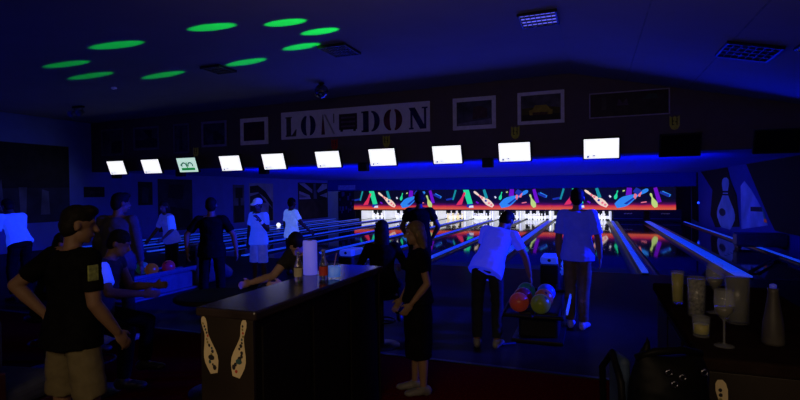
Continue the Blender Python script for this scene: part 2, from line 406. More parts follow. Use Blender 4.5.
for x, z, m, lab in ((-11.73, 3.06, m_ply, 'small yellow lane plaque above the green television'), (-6.76, 3.08, m_plr, 'small red lane plaque under the LONDON sign'), (-5.18, 3.09, m_ply, 'small yellow lane plaque under the letter D of the sign'),
                     (-1.75, 3.14, m_ply, 'small yellow lane plaque below the yellow car picture'), (1.71, 3.17, m_ply, 'small yellow lane plaque at the right above the dark television')):
    t = thing('lane_plaque', lab, 'plaque', (x, 12.49, z), 0, 'lane plaques on the fascia')
    mb = MB(); mb.prism([(-.1, 0, .15), (-.1, 0, -.07), (-.06, 0, -.14), (0, 0, -.17), (.06, 0, -.14), (.1, 0, -.07), (.1, 0, .15), (.04, 0, .10), (0, 0, .14), (-.04, 0, .10)], (0, -.015, 0)); mb.build('shield', m, t)
    mb = MB()
    for a in ((-.055, -.035, -.06, .1), (.035, .055, -.06, .1), (-.055, -.01, -.06, -.04), (-.055, -.01, .02, .04), (.01, .055, .0, .02)):
        mb.poly([(a[0], -.017, a[2]), (a[1], -.017, a[2]), (a[1], -.017, a[3]), (a[0], -.017, a[3])])
    mb.build('marks', m_pld, t)

# ------------------------------------------------------------------ framed pictures and LONDON sign on the fascia
m_fr = mat('pale picture frame', (.6, .56, .7), .6, nz=.1, es=.012, ec=(.6, .5, 1.))  # faint violet emission added so the frame reads lighter
m_frb = mat('thin grey frame', (.5, .45, .5), .5)
def pmat(n, c, sc=3., c2=None):
    if n in MATS: return MATS[n]
    m = mat(n, c, .5, nz=.55, scale=sc)
    if c2:
        for nd in m.node_tree.nodes:
            if nd.type == 'VALTORGB': nd.color_ramp.elements[1].color = tuple(c2)+(1,)
    return m
def picture(x0, x1, z0, z1, lab, border, fm, pic, shapes=(), Y=12.49):
    t = thing('framed_picture', lab, 'picture', ((x0+x1)/2, Y, (z0+z1)/2), 0, 'framed pictures on the fascia')
    w, h = (x1-x0)/2, (z1-z0)/2
    mb = MB()
    for c, s in (((0, -.015, h-border/2), (2*w, .03, border)), ((0, -.015, -h+border/2), (2*w, .03, border)), ((-w+border/2, -.015, 0), (border, .03, 2*h-2*border)), ((w-border/2, -.015, 0), (border, .03, 2*h-2*border))):
        mb.box(c, s, .004)
    mb.build('frame', fm, t)
    mb = MB(); mb.box((0, -.008, 0), (2*(w-border), .01, 2*(h-border))); ms = [pic]
    for j, (pts, m) in enumerate(shapes):
        ms.append(m); mb.mi = j+1
        f = [(u*(w-border), -.014-.001*j, v*(h-border)) for u, v in pts]; mb.poly(f[::-1])
    mb.build('print', ms, t)
D = lambda c, n: mat(n, c, .6, nz=.3, scale=8)
car = [(-.55, -.55), (-.6, -.2), (-.4, -.1), (-.28, .2), (.3, .2), (.45, -.1), (.6, -.2), (.58, -.55)]
picture(-15.88, -14.83, 3.08, 3.99, 'pale framed print with a dark lower corner, leftmost on the fascia', .05, mat('faint frame', (.16, .15, .2), .6), pmat('pale grey print', (.09, .085, .11), 2.), [([(-.1, -.9), (-.1, -.05), (.3, .1), (.9, .1), (.9, -.9)], D((.02, .02, .03), 'dark corner print'))])
picture(-14.37, -13.24, 3.21, 3.98, 'framed print with a dark triangle and a dark band below', .06, mat('dim frame', (.2, .19, .25), .6), pmat('grey print two', (.09, .085, .11), 2.), [([(-.3, .85), (.5, .85), (.45, -.2), (.1, .3)], D((.015, .015, .02), 'triangle print')), ([(-.95, -.9), (.95, -.9), (.95, -.1), (.2, .05), (-.4, -.2), (-.95, -.1)], D((.025, .025, .045), 'band print'))])
picture(-12.63, -11.98, 3.04, 3.99, 'narrow upright framed print, third picture from the left end', .05, mat('dim frame', (.2, .19, .25), .6), pmat('grey print three', (.08, .075, .10), 5.), [([(-.4, -.9), (.2, -.9), (.1, .6), (-.2, .8)], D((.03, .03, .05), 'tower print'))])
picture(-11.48, -10.5, 3.19, 3.99, 'framed print of a dark blue-grey street scene, fourth from the left end', .07, mat('mid frame', (.36, .34, .44), .6), pmat('blue grey print', (.03, .035, .05), 4., (.09, .09, .12)), [([(-.1, -.6), (.9, -.6), (.9, -.3), (.2, .3), (-.1, .2)], D((.02, .025, .03), 'street print'))])
picture(-9.98, -8.98, 3.19, 3.99, 'white framed print with a dark red picture beside the LONDON sign', .12, m_fr, pmat('dark red print', (.06, .015, .02), 4.), [([(-.8, -.8), (.8, -.8), (.8, .1), (.2, .4), (-.6, .2)], D((.10, .02, .025), 'red block print'))])
picture(-3.32, -2.22, 3.27, 4.08, 'white framed print with a brownish block, right of the LONDON sign', .10, m_fr, pmat('blue print', (.03, .035, .06), 3., (.11, .11, .16)), [([(-.1, -.5), (.75, -.4), (.75, .3), (.3, .6), (-.05, .5)], D((.09, .045, .05), 'brown block print')), ([(-.95, -.95), (.95, -.95), (.95, -.5), (0, -.65), (-.95, -.8)], D((.2, .19, .27), 'pale ground print'))])
picture(-1.69, -.6, 3.31, 4.09, 'white framed print of a yellow car among grey buildings', .08, m_fr, pmat('grey building print', (.06, .055, .07), 3., (.15, .14, .17)), [([(-.95, -.95), (.95, -.95), (.95, -.5), (-.95, -.5)], D((.025, .02, .015), 'road print')), ([(-.95, -.5), (.95, -.5), (.95, -.05), (.3, .1), (-.95, .0)], D((.09, .08, .01), 'olive print')), (car, D((.42, .33, .03), 'yellow car print')), ([(-.4, -.55), (-.4, -.35), (.35, -.35), (.35, -.55)], D((.12, .05, .02), 'bumper print'))])
picture(-.05, 1.62, 3.36, 3.94, 'long dark panoramic print in a thin grey frame, rightmost on the fascia', .025, m_frb, pmat('dark brown print', (.03, .018, .018), 5.), [([(-.3, -.1), (-.25, .5), (-.15, .1), (-.05, .5), (0, -.1)], D((.10, .06, .10), 'violet print')), ([(.35, .3), (.5, .75), (.7, .7), (.75, .3)], D((.03, .07, .05), 'green print')), ([(-.7, -.4), (-.7, .7), (-.58, .7), (-.58, -.4)], D((.07, .06, .05), 'post print'))])

m_sign = mat('white sign board', (.6, .56, .72), .6, nz=.06, es=.012, ec=(.6, .5, 1.))  # faint violet emission added to lighten the board
t = thing('london_sign', 'long white sign with the word LONDON in decorated stencil letters', 'sign', (-6.22, 12.49, 3.68))
mb = MB(); mb.box((0, -.02, 0), (4.57, .04, .79), .01); mb.build('board', m_sign, t)
CX = -6.22; ZB, ZT = -.32, .25
def X(x): return x-CX
def ring(m_, xa, xb, gap, thick, y):
    c = (xa+xb)/2; rx = (xb-xa)/2; zc = (ZB+ZT)/2; rz = (ZT-ZB)/2
    for s in (-1, 1):
        mb = MB(); pts = []
        for k in range(15):
            a = PI/2-PI*k/14; pts.append((c+s*(gap+(rx-gap)*math.cos(a)), y, zc+rz*math.sin(a)))
        inn = []
        for k in range(15):
            a = -PI/2+PI*k/14; inn.append((c+s*(gap+max(0., (rx-gap-thick))*math.cos(a)*1.), y, zc+(rz*.82)*math.sin(a)))
        q = pts+inn
        for k in range(14):
            quad = [pts[k], pts[k+1], inn[13-k], inn[14-k]]
            mb.poly(quad if s > 0 else quad[::-1])
        mb.build('letter_O_half', m_, t)
yl = -.043
m_l1 = mat('letter olive', (.11, .10, .09), .6, nz=.4); m_l2 = mat('letter navy', (.012, .014, .10), .6, nz=.5, scale=5)
m_l3 = mat('letter maroon', (.14, .02, .04), .6, nz=.5, scale=5); m_l4 = mat('letter dark', (.02, .02, .03), .6)
def rect(mb, a, b, c, d): mb.poly([(a, yl, c), (b, yl, c), (b, yl, d), (a, yl, d)])
mb = MB(); a, b = X(-8.35), X(-7.97)
rect(mb, a+.03, a+.19, ZB+.04, ZT-.04); rect(mb, a, a+.22, ZT-.04, ZT); rect(mb, a, b-.02, ZB, ZB+.04); mb.poly([(a+.22, yl, ZB+.04), (b-.02, yl, ZB+.04), (b, yl, ZB+.2), (b-.03, yl, ZB+.2)]); mb.build('letter_L', m_l1, t)
ring(m_l2, X(-7.83), X(-7.34), .05, .17, yl)
mb = MB(); a, b = X(-7.16), X(-6.72)
mb.poly([(a, yl, ZB), (a+.12, yl, ZB), (a+.07, yl, ZT), (a+.05, yl, ZT)]); mb.mi = 1; rect(mb, b-.05, b-.02, ZT-.26, ZT); mb.mi = 2; mb.poly([(a+.09, yl, ZT), (b-.05, yl, ZB), (b-.0, yl, ZB), (a+.14, yl, ZT)]); mb.build('letter_N', [m_l3, m_l4, mat('letter pale', (.33, .31, .42), .6)], t)
mb = MB(); a, b = X(-6.59), X(-6.03)
rect(mb, a, b, ZB+.1, ZT-.03); mb.mi = 1
yl -= .001
for k in range(3): rect(mb, a+.06, b-.06, ZB+.17+k*.12, ZB+.22+k*.12)
mb.mi = 2; rect(mb, a+.04, a+.12, ZB+.05, ZB+.12); rect(mb, b-.12, b-.04, ZB+.05, ZB+.12); yl += .001
mb.build('bus_emblem', [mat('bus brown', (.05, .025, .03), .6), mat('bus window', (.16, .10, .12), .6), m_l4], t)
mb = MB(); a, b = X(-5.9), X(-5.36)
rect(mb, a+.05, a+.22, ZB, ZT); rect(mb, a, a+.22, ZT-.05, ZT); rect(mb, a, a+.22, ZB, ZB+.05)
zc = (ZB+ZT)/2
for k in range(12):
    f = lambda k, r, q: (a+.30+r*math.cos(PI/2-PI*k/12), yl, zc+q*math.sin(PI/2-PI*k/12))
    mb.poly([f(k, .25, .285), f(k, .09, .235), f(k+1, .09, .235), f(k+1, .25, .285)][::-1])
mb.build('letter_D', m_l2, t)
ring(m_l3, X(-5.24), X(-4.7), .05, .18, yl)
mb = MB(); a, b = X(-4.5), X(-4.0)
rect(mb, a+.03, a+.09, ZB+.04, ZT); rect(mb, a-.01, a+.12, ZB, ZB+.04); rect(mb, b-.09, b-.03, ZB, ZT-.04); rect(mb, b-.15, b+.01, ZT-.04, ZT)
mb.poly([(a-.02, yl-.001, ZT), (b-.2, yl-.001, ZB), (b-.03, yl-.001, ZB), (a+.16, yl-.001, ZT)]); mb.build('letter_N', m_l2, t)

# ------------------------------------------------------------------ ceiling fixtures
m_lv = mat('louvre blade', (.02, .02, .03), .4); m_lvm = mat('mirror louvre', (.6, .62, .75), .25, metal=.8)
m_refl = mat('violet louvre reflection', (.2, .22, .9), .4, es=.9, ec=(.16, .16, 1.), nz=.6, scale=14)  # violet light reflected in the mirror louvres, painted as emission
m_reflw = mat('pale louvre reflection', (.7, .7, 1.), .4, es=2.2, ec=(.8, .78, 1.), nz=.3, scale=14)  # pale reflections on the louvres, painted as emission
m_grid = mat('dim blue dot glow', (.1, .12, .4), .4, es=.22, ec=(.12, .14, .8), nz=.6, scale=20)  # faint dots on an unlit panel, added as emission
def louvre(loc, size, lab, kind, tilt=0.):
    t = thing('ceiling_light', lab, 'ceiling light', loc, 0, 'ceiling light panels'); t.rotation_euler = (0, tilt, 0)
    w, d = size
    mb = MB()
    for c, s in (((0, d/2, -.02), (w+.04, .03, .05)), ((0, -d/2, -.02), (w+.04, .03, .05)), ((w/2, 0, -.02), (.03, d, .05)), ((-w/2, 0, -.02), (.03, d, .05))): mb.box(c, s, .004)
    mb.build('frame', m_lv, t)
    mb = MB(); mb.box((0, 0, -.004), (w-.03, d-.03, .006))
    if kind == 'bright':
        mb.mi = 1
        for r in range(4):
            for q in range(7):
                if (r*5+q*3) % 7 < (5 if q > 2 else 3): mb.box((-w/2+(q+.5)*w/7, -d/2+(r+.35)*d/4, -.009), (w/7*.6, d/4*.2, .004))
        mb.build('fixture_back', [m_refl, m_reflw], t)
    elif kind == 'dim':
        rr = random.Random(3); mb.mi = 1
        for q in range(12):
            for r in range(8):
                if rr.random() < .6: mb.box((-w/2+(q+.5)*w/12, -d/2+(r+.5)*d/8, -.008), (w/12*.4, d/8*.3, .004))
        mb.build('fixture_back', [m_lv, m_grid], t)
    else: mb.build('fixture_back', m_lv, t)
    mb = MB()
    n = 7 if kind != 'dim' else 9
    for q in range(1, n): mb.box((-w/2+q*w/n, 0, -.02), (.01, d-.03, .03))
    for r in range(1, 4): mb.box((0, -d/2+r*d/4, -.02), (w-.03, .016, .03))
    mb.build('louvre', m_lv, t)
louvre((-.78, 8.28, 4.455), (.56, .62), 'louvred ceiling light near the ridge, reflecting violet and white', 'bright')
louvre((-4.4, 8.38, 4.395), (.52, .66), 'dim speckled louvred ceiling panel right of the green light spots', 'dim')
louvre((-7.35, 8.52, 4.36), (.46, .52), 'dark unlit ceiling panel below the green light spots', 'off')
louvre((2.25, 9.1, 3.81), (.7, .75), 'dark unlit ceiling panel on the right slope', 'off', math.atan(.238))
louvre((3.0, 8.5, 3.63), (.56, .45), 'blue-glowing louvred ceiling light at the right picture edge', 'bright', math.atan(.238))
m_glb = mat('dark mirror globe', (.25, .24, .22), .18, metal=1., nz=.5, scale=30)
t = thing('ceiling_globe', 'dark shiny globe hanging from the ceiling above the LONDON sign', 'ceiling globe', (-6.13, 10.7, 4.38))
mb = MB(); mb.ell((0, 0, -.20), (.17, .17, .17), n=18, k=12)
for f in mb.bm.faces: f.smooth = False
mb.build('globe', m_glb, t)
mb = MB(); mb.tube((0, 0, -.05), (0, 0, .0), .03, rnd=False); mb.lathe([(.07, -.02), (.07, 0)]); mb.build('motor', m_brk, t)
t = thing('spotlight', 'twin spotlight fixed to the ceiling at the left end of the fascia', 'spotlight', (-13.71, 10.07, 4.28))
mb = MB(); mb.box((0, 0, -.03), (.4, .1, .05), .01); mb.build('bar', m_brk, t)
for s in (-1, 1):
    mb = MB(); mb.tube((s*.16, 0, -.18), (s*.16+.05, -.16, -.24), .075, .09, rnd=False, n=14); mb.tube((s*.16, 0, -.04), (s*.16, 0, -.18), .015); h = mb.build('lamp_head', mat('grey metal', (.2, .19, .19), .35, metal=.8), t)
    mb = MB(); mb.ell((s*.16+.052, -.163, -.241), (.07, .02, .07)); mb.build('lens', mat('lens glass', (.3, .3, .4), .1, metal=.6), h)
mb = MB(); mb.box((0, 0, -.03), (.12, .08, .05), .012); o = mb.build('small_luminaire', mat('blue tinted plastic', (.6, .6, .8), .4, es=.06, ec=(.1, .12, 1.)), None, (-10.74, 8.8, 4.325)); tag(o, 'tiny pale detector on the ceiling between the left green spots', 'luminaire')  # small blue light fixture, its glow put into the casing

# ------------------------------------------------------------------ left wall murals
m_pd = mat('poster black', (.012, .012, .02), .7, nz=.4, scale=3); m_pb = mat('poster pale', (.45, .48, .6), .7, nz=.2, scale=2)
m_pbr = mat('poster brown', (.05, .035, .035), .7, nz=.4, scale=2); m_pm = mat('poster mid', (.16, .17, .24), .7, nz=.4, scale=2); m_pdk = mat('poster dark blue', (.035, .04, .075), .75, nz=.4, scale=2)
def wallart(name, y0, y1, z0, z1, lab, cat, base, shapes, x=LW+.0115, sgn=1):
    t = thing(name, lab, cat, (x, (y0+y1)/2, (z0+z1)/2)); t['group'] = 'pictures on the side walls'
    h, w = (z1-z0)/2, (y1-y0)/2
    mb = MB(); mb.box((0, 0, 0), (.02, 2*w, 2*h)); ms = [base]
    for j, (pts, m) in enumerate(shapes):
        if m not in ms: ms.append(m)
        mb.mi = ms.index(m); f = mb.bm.faces.new([mb.bm.verts.new((sgn*(.0115+.0012*j), u*w, v*h)) for u, v in pts]); f.material_index = mb.mi
        f.normal_update()
        if f.normal.x*sgn < 0: f.normal_flip()
    mb.build('print', ms, t)
wallart('wall_mural', 8.2, 11.66, .88, 3.36, 'large dark blue mural on the near left wall', 'mural', m_pdk, [([(-1, -.15), (1, -.1), (1, .98), (-1, .98)], m_pd), ([(.1, -.75), (.2, -.75), (.22, -.1), (.08, -.1)], m_pm), ([(.45, -.8), (.62, -.8), (.6, -.2), (.48, -.15)], m_pm), ([(-.3, -.6), (-.15, -.7), (-.2, .1)], m_pm)])
t = wallart('framed_picture', 12.18, 12.95, 1.66, 2.02, 'small dark framed picture on the left wall under the fascia', 'picture', m_pd, [([(-.5, -.5), (.1, -.1), (.5, -.3), (.6, .3), (.1, .2), (-.4, .3)], m_pbr)])
wallart('wall_poster', 14.39, 15.05, 1.32, 2.23, 'small dark poster on the left wall, nearest of the row', 'poster', m_pd, [([(-.6, -.8), (.3, -.8), (.5, .4), (-.4, .6)], m_pdk)])
wallart('wall_poster', 15.33, 17.17, .2, 2.36, 'tall plain dark poster on the left wall beyond the small one', 'poster', m_pdk, [([(-.9, -.9), (.9, -.9), (.8, -.2), (-.7, .0)], m_pd), ([(-.5, .3), (.4, .2), (.5, .8), (-.4, .8)], m_pd)])
wallart('wall_poster', 19.85, 20.68, .3, 2.17, 'narrow poster with a dark round-topped shape behind the capped man', 'poster', m_pm, [([(-.9, -1), (.9, -1), (.9, -.1), (-.9, -.1)], m_pd), ([(-.6, .3), (.7, .3), (.7, .85), (-.6, .85)], m_pd), ([(-.1, -.1), (.3, -.1), (.3, .3), (-.1, .3)], m_pd)])
wallart('wall_poster', 21.08, 23.13, .2, 2.26, 'poster with a dark arching diagonal shape behind the capped man', 'poster', m_pb, [([(-.95, .85), (-.3, .9), (.3, .6), (.95, .0), (.95, -.35), (.3, .25), (-.3, .55), (-.95, .5)], m_pd), ([(-.95, .35), (-.2, .5), (.2, .15), (.4, -.0), (-.95, .0)], m_pdk), ([(.5, -.95), (.95, -.95), (.95, -.35), (.6, -.1)], m_pd), ([(-.95, -.95), (-.3, -.95), (-.5, -.2), (-.95, -.1)], m_pdk)])
wallart('flag_poster', 25.65, 29.2, .12, 2.36, 'Union Jack poster with a dark tower in front of the flag', 'poster', m_pd, [([(-.95, .95), (-.6, .98), (-.1, .62), (-.1, .42)], m_pb), ([(-.95, .55), (-.95, .1), (-.2, .1), (-.3, .32)], m_pb), ([(-.95, .4), (-.4, .2), (-.95, .18)], m_pm), ([(.95, .95), (.95, .7), (.3, .45), (.2, .55), (.6, .95)], m_pb), ([(.95, .45), (.95, .15), (.4, .28)], m_pb), ([(-.95, -.95), (.95, -.95), (.95, .02), (-.95, .05)], m_pbr), ([(-.02, .1), (-.02, .95), (.14, .98), (.2, .1)], m_pm)])
# panel on the back wall, left of the masks
t = thing('back_panel', 'patterned dark panel under a pale strip, left of the glowing panels', 'panel', (-14.98, 29.22, 1.2)); 
mb = MB(); mb.box((0, 0, -.3), (1.25, .03, 1.79)); mb.mi = 1
rr = random.Random(5)
for k in range(14):
    xx, zz = rr.uniform(-.5, .5), rr.uniform(-.8, .5); mb.box((xx, -.017, zz), (rr.uniform(.05, .16), .004, rr.uniform(.1, .3)))
mb.build('patterned_board', [m_pd, m_pm], t)
mb = MB(); mb.box((0, 0, .86), (1.25, .03, .3)); mb.build('pale_strip', mat('pale strip', (.7, .72, .8), .6), t)

# ------------------------------------------------------------------ right wall murals
XR = RW-.012
def rpoly(name, pts, m, lab, cat, extra=()):
    ys = [p[0] for p in pts]; zs = [p[1] for p in pts]; cy, cz = sum(ys)/len(ys), sum(zs)/len(zs)
    t = thing(name, lab, cat, (XR, cy, cz)); ms = [m]
    mb = MB(); mb.prism([(0, y-cy, z-cz) for y, z in pts], (-.012, 0, 0))
    for j, (q, mm_) in enumerate(extra):
        if mm_ not in ms: ms.append(mm_)
        mb.mi = ms.index(mm_); f = mb.bm.faces.new([mb.bm.verts.new((-.0135-.001*j, y-cy, z-cz)) for y, z in q]); f.material_index = mb.mi; f.normal_update()
        if f.normal.x > 0: f.normal_flip()
    mb.build('painted_shape', ms, t); return t
def pin_at(y, z0, z1, wd):
    h = z1-z0
    return [(y+wd/2*w, z1-h*t_) for t_, w in PP]+[(y-wd/2*w, z1-h*t_) for t_, w in PP[::-1]]
m_rp = mat('mural pale pin', (.42, .46, .6), .7, es=.10, ec=(.01, .07, 1.), nz=.25, scale=1.5); m_rd = mat('mural black', (.008, .007, .008), .8)  # pale pin brightened by added blue emission
m_rf = mat('mural figure', (.5, .55, .7), .7, es=.12, ec=(.005, .04, 1.), nz=.35, scale=1.2); m_rt = mat('mural teal', (.05, .25, .3), .7, es=.05, ec=(.02, .2, .3)); m_ro = mat('mural orange', (.5, .1, .04), .7, es=.1, ec=(.7, .1, .03))
def hexa(y, z, a, b, n=14): return [(y+a*math.cos(2*PI*k/n), z+b*math.sin(2*PI*k/n)) for k in range(n)]
rpoly('wall_mural', [(28.1, 2.53), (23.0, 2.53), (22.53, 2.02), (21.68, 1.45), (21.3, .3), (25.05, .02), (26.01, .51), (25.6, 1.64)], m_rd, 'black hourglass mural with a large pale bowling pin on the right wall', 'mural',
      [([(y, z) for y, z in pin_at(23.3, .10, 2.13, 2.9)], m_rp), ([(24.5, 1.60), (22.2, 1.60), (22.2, 1.53), (24.5, 1.53)], m_rd), ([(24.5, 1.48), (22.2, 1.48), (22.2, 1.42), (24.5, 1.42)], m_rd), (hexa(23.8, .73, .55, .16), m_pdk)])
rpoly('painted_wedge', [(30.7, 2.5), (28.9, 2.53), (28.75, .02), (30.4, .10)], m_rd, 'black upright shape painted at the far end of the right wall', 'mural')
rpoly('painted_wedge', [(20.4, 2.53), (14.6, 2.53), (14.6, .45), (17.5, .45), (17.93, .71)], m_rd, 'largest black slanted panel painted on the near right wall', 'mural')
rpoly('painted_figure', [(21.1, 1.78), (20.65, 1.95), (19.83, 1.64), (18.78, 1.07), (18.15, .56), (21.0, .24)], m_rf, 'pale blue painted figure between the pin mural and the black panel on the right wall', 'mural', [([(19.9, 1.07), (18.7, 1.1), (18.5, .96), (19.9, .92)], m_pdk), ([(18.75, 1.12), (18.55, 1.0), (18.2, .62), (18.4, .62)], m_rt), ([(18.5, .74), (18.25, .74), (18.2, .64), (18.5, .64)], m_ro)])
mb = MB(); mb.ell((0, 0, 0), (.05, .05, .05)); o = mb.build('indicator_lamp', mat('blue lamp', (.1, .2, 1.), .3, es=2.5, ec=(.01, .05, 1.)), None, (RW-.05, 28.6, 1.0)); tag(o, 'tiny bright blue lamp at the far end of the right wall', 'lamp')
# low block across the gutter on the right
t = thing('padded_block', 'dim blue low block lying across the rightmost divider by the right wall', 'block', (4.38, 16.65, 0))
mb = MB(); mb.box((0, 0, .25), (1.2, .5, .38), .06, None, 3); mb.build('cover', mat('blue vinyl', (.04, .05, .12), .5, nz=.15), t)
for s in (-1, 1):
    mb = MB(); mb.box((s*.52, 0, .045), (.08, .4, .07)); mb.build('runner', m_dkbox, t)
t = thing('barrier_rail', 'thin black barrier rail laid slantwise across the rightmost lane end', 'rail', (2.87, 11.5, 0))
mb = MB(); mb.path([(0, 0, .07), (.6, 1.3, .07), (1.16, 2.5, .07)], .035); mb.build('rail', m_dkbox, t)
for p in ((.05, .1), (1.08, 2.3)):
    mb = MB(); mb.box((p[0], p[1], .02), (.14, .14, .04), .01); mb.build('foot', m_dkbox, t)

# ------------------------------------------------------------------ ball returns and balls
m_hood = mat('ball return hood', (.2, .24, .5), .35, es=.42, ec=(.012, .05, 1.), nz=.1)  # blue light on the hood put in as emission
m_rb = mat('dark return body', (.009, .009, .011), .5, spec=.2)
m_rbg = mat('grey return body', (.09, .085, .10), .5)
m_edge = mat('blue lit rack edge', (.4, .5, .9), .3, es=.5, ec=(.02, .08, 1.))  # blue light caught by the rack edge, painted as emission
def ball_return(x, lab, body, glow=True):
    t = thing('ball_return', lab, 'ball return', (x, 5.52, 0), 0, 'ball returns')
    mb = MB(); mb.box((.02, .95, .17), (.44, 1.3, .30), .03); mb.box((.02, .9, .02), (.56, 1.5, .04), .01); mb.build('base', body, t)
    mb = MB()
    for s in (-.34, -.02, .30): mb.tube((s, .0, .335), (s, 1.6, .365), .022, n=10)
    for yy in (.02, 1.58): mb.tube((-.34, yy, .335), (.30, yy, .335), .022, n=10)
    mb.build('rack', body, t)
    mb = MB()
    mb.path([(-.34, .02, .33), (-.35, -.1, .2), (-.37, -.12, .08), (-.33, -.05, .02), (-.2, .05, .02)], .016, 8); mb.build('front_loop', m_brk, t)
    mb = MB(); mb.box((.345, .8, .4), (.02, 1.55, .05), .005); mb.build('edge_strip', m_edge if glow else m_rbg, t)
    mb = MB(); mb.box((.03, 2.05, .33), (.26, .5, .66), .04); mb.tube((.03, 2.2, .4), (.03, 2.75, .1), .16, .12, n=12); mb.build('tower', body, t)
    mb = MB(); mb.box((.03, 2.03, .71), (.25, .46, .11), .035, None, 3); h = mb.build('hood', m_hood if glow else m_rbg, t)
    mb = MB(); mb.rings([(V((.03, 1.798, .712)), V((.025, 0, 0)), V((0, 0, .022))), (V((.03, 1.794, .712)), V((.02, 0, 0)), V((0, 0, .018)))], 14); mb.build('button', m_dkbox, h)
    mb = MB(); mb.box((.03, 1.785, .52), (.24, .03, .26), .01); mb.build('ball_door', m_off, t)
    mb = MB(); mb.path([(.30, 2.1, .84), (.33, 2.08, .72), (.31, 2.06, .60), (.25, 2.05, .54), (.17, 2.05, .5)], .036, 10); mb.build('side_guard', m_hood if glow else m_rbg, t)
    return t
ball_return(-.6, 'ball return rack of bright balls between the two standing bowlers', m_rb)
ball_return(-3.82, 'ball return whose glowing hood shows behind the counter drinks', m_rb)
ball_return(-7.05, 'grey ball return behind the woman in the pale top at left', m_rbg, False)
def ball(x, y, z, col, lab, es=.02, rad=.108):
    t = thing('bowling_ball', lab, 'bowling ball', (x, y, z), random.uniform(0, 6))
    mb = MB(); mb.ell((0, 0, 0), (rad,)*3, n=28, k=18)
    nm = 'ball '+str(tuple(col))
    mb.build('shell', mat(nm, col, .28, es=es, ec=col, nz=.25, scale=6), t)
    mb = MB()
    for a, b in ((.0, .0), (.02, .035), (-.02, .035)):
        v = V((a+.02, -.75, .66+b*6)).normalized()*rad; 
        u = v.normalized(); s1 = u.orthogonal().normalized()*.012; s2 = u.cross(s1)
        mb.rings([(v*1.0015, s1, s2), (v*.97, s1, s2)], 10)
    mb.build('finger_holes', m_dkbox, t)
m_zb = .335+.022+.108-.012
ball(-.77, 5.68, m_zb, (.5, .06, .03), 'glowing red-orange ball at the front left of the rack', .045)
ball(-.535, 5.66, m_zb, (.16, .20, .02), 'glowing yellow-green ball at the front right of the rack', .045)
ball(-.765, 5.98, m_zb, (.16, .02, .03), 'dark maroon ball under the bowler hand')
ball(-.53, 5.97, m_zb, (.30, .09, .03), 'dull orange ball behind the yellow-green one', .04)
ball(-.77, 6.33, m_zb, (.02, .16, .15), 'dark teal ball at the back left of the rack', .03)
ball(-.53, 6.31, m_zb, (.03, .08, .6), 'blue ball at the back right of the rack', .04)
ball(-7.23, 6.4, m_zb, (.03, .16, .13), 'dim green ball leftmost on the grey ball return', .06)
ball(-6.91, 6.3, m_zb, (.30, .10, .01), 'dull orange ball on the grey ball return below the pale top', .08)
ball(-6.91, 6.66, m_zb, (.30, .02, .05), 'dim red ball rightmost on the grey ball return', .06)
ball(-15.0, 21.6, .108, (.9, .92, 1.), 'glowing white ball on the leftmost lane beside the capped man', 1.2)

# ------------------------------------------------------------------ counters
m_wood = mat('dark wood panel', (.016, .010, .005), .6, nz=.35, scale=3)
m_side = mat('dark counter side', (.007, .0055, .005), .7, nz=.3, spec=.1)
m_top = mat('polished dark countertop', (.03, .021, .019), .2, nz=.3, scale=4, spec=.35)
m_dec = mat('cream pin decal', (.60, .48, .26), .7, nz=.1, scale=6)
m_sp = mat('decal dark spots', (.02, .018, .02), .7); m_spb = mat('decal teal spot', (.03, .08, .08), .7); m_spr = mat('decal red spot', (.45, .05, .03), .7); m_spo = mat('decal olive spot', (.22, .18, .04), .7)
def decal_mesh(h, w, seed, ang):
    mb = MB(); pts = [(w/2*a, h/2-h*t_) for t_, a in PP]+[(-w/2*a, h/2-h*t_) for t_, a in PP[::-1]]
    c, s = math.cos(ang), math.sin(ang); rot = lambda u, v: (u*c-v*s, u*s+v*c)
    f = mb.bm.faces.new([mb.bm.verts.new((rot(u, v)[0], 0, rot(u, v)[1])) for u, v in pts]); f.normal_update()
    if f.normal.y > 0: f.normal_flip()
    rr = random.Random(seed); j = 0
    for k in range(15):
        v = h/2-h*(.10+.84*(k+.3)/15); tt = (h/2-v)/h
        wmax = 0
        for (t0, a0), (t1, a1) in zip(PP, PP[1:]):
            if t0 <= tt <= t1: wmax = a0+(a1-a0)*(tt-t0)/(t1-t0)
        u = rr.uniform(-.62, .62)*wmax*w/2; r = rr.choice([.006, .008, .009, .012]) if tt > .4 else .006
        mb.mi = rr.choice([1, 1, 1, 2, 1, 3, 4]); j += 1
        mb.bm.faces.new([mb.bm.verts.new((rot(u, v)[0]+r*math.cos(-2*PI*q/9)*rr.uniform(.8, 1.2), -.0006-.0001*j, rot(u, v)[1]+r*1.2*math.sin(2*PI*q/9))) for q in range(9)]).material_index = mb.mi
    u, v = .004, -h*.22; mb.mi = 1 if seed % 2 else 2
    mb.bm.faces.new([mb.bm.verts.new((rot(u, v)[0]+.02*math.cos(2*PI*q/9), -.003, rot(u, v)[1]+.015*math.sin(2*PI*q/9))) for q in range(9)]).material_index = mb.mi
    return mb.mesh('decal', [m_dec, m_sp, m_spb, m_spr, m_spo])
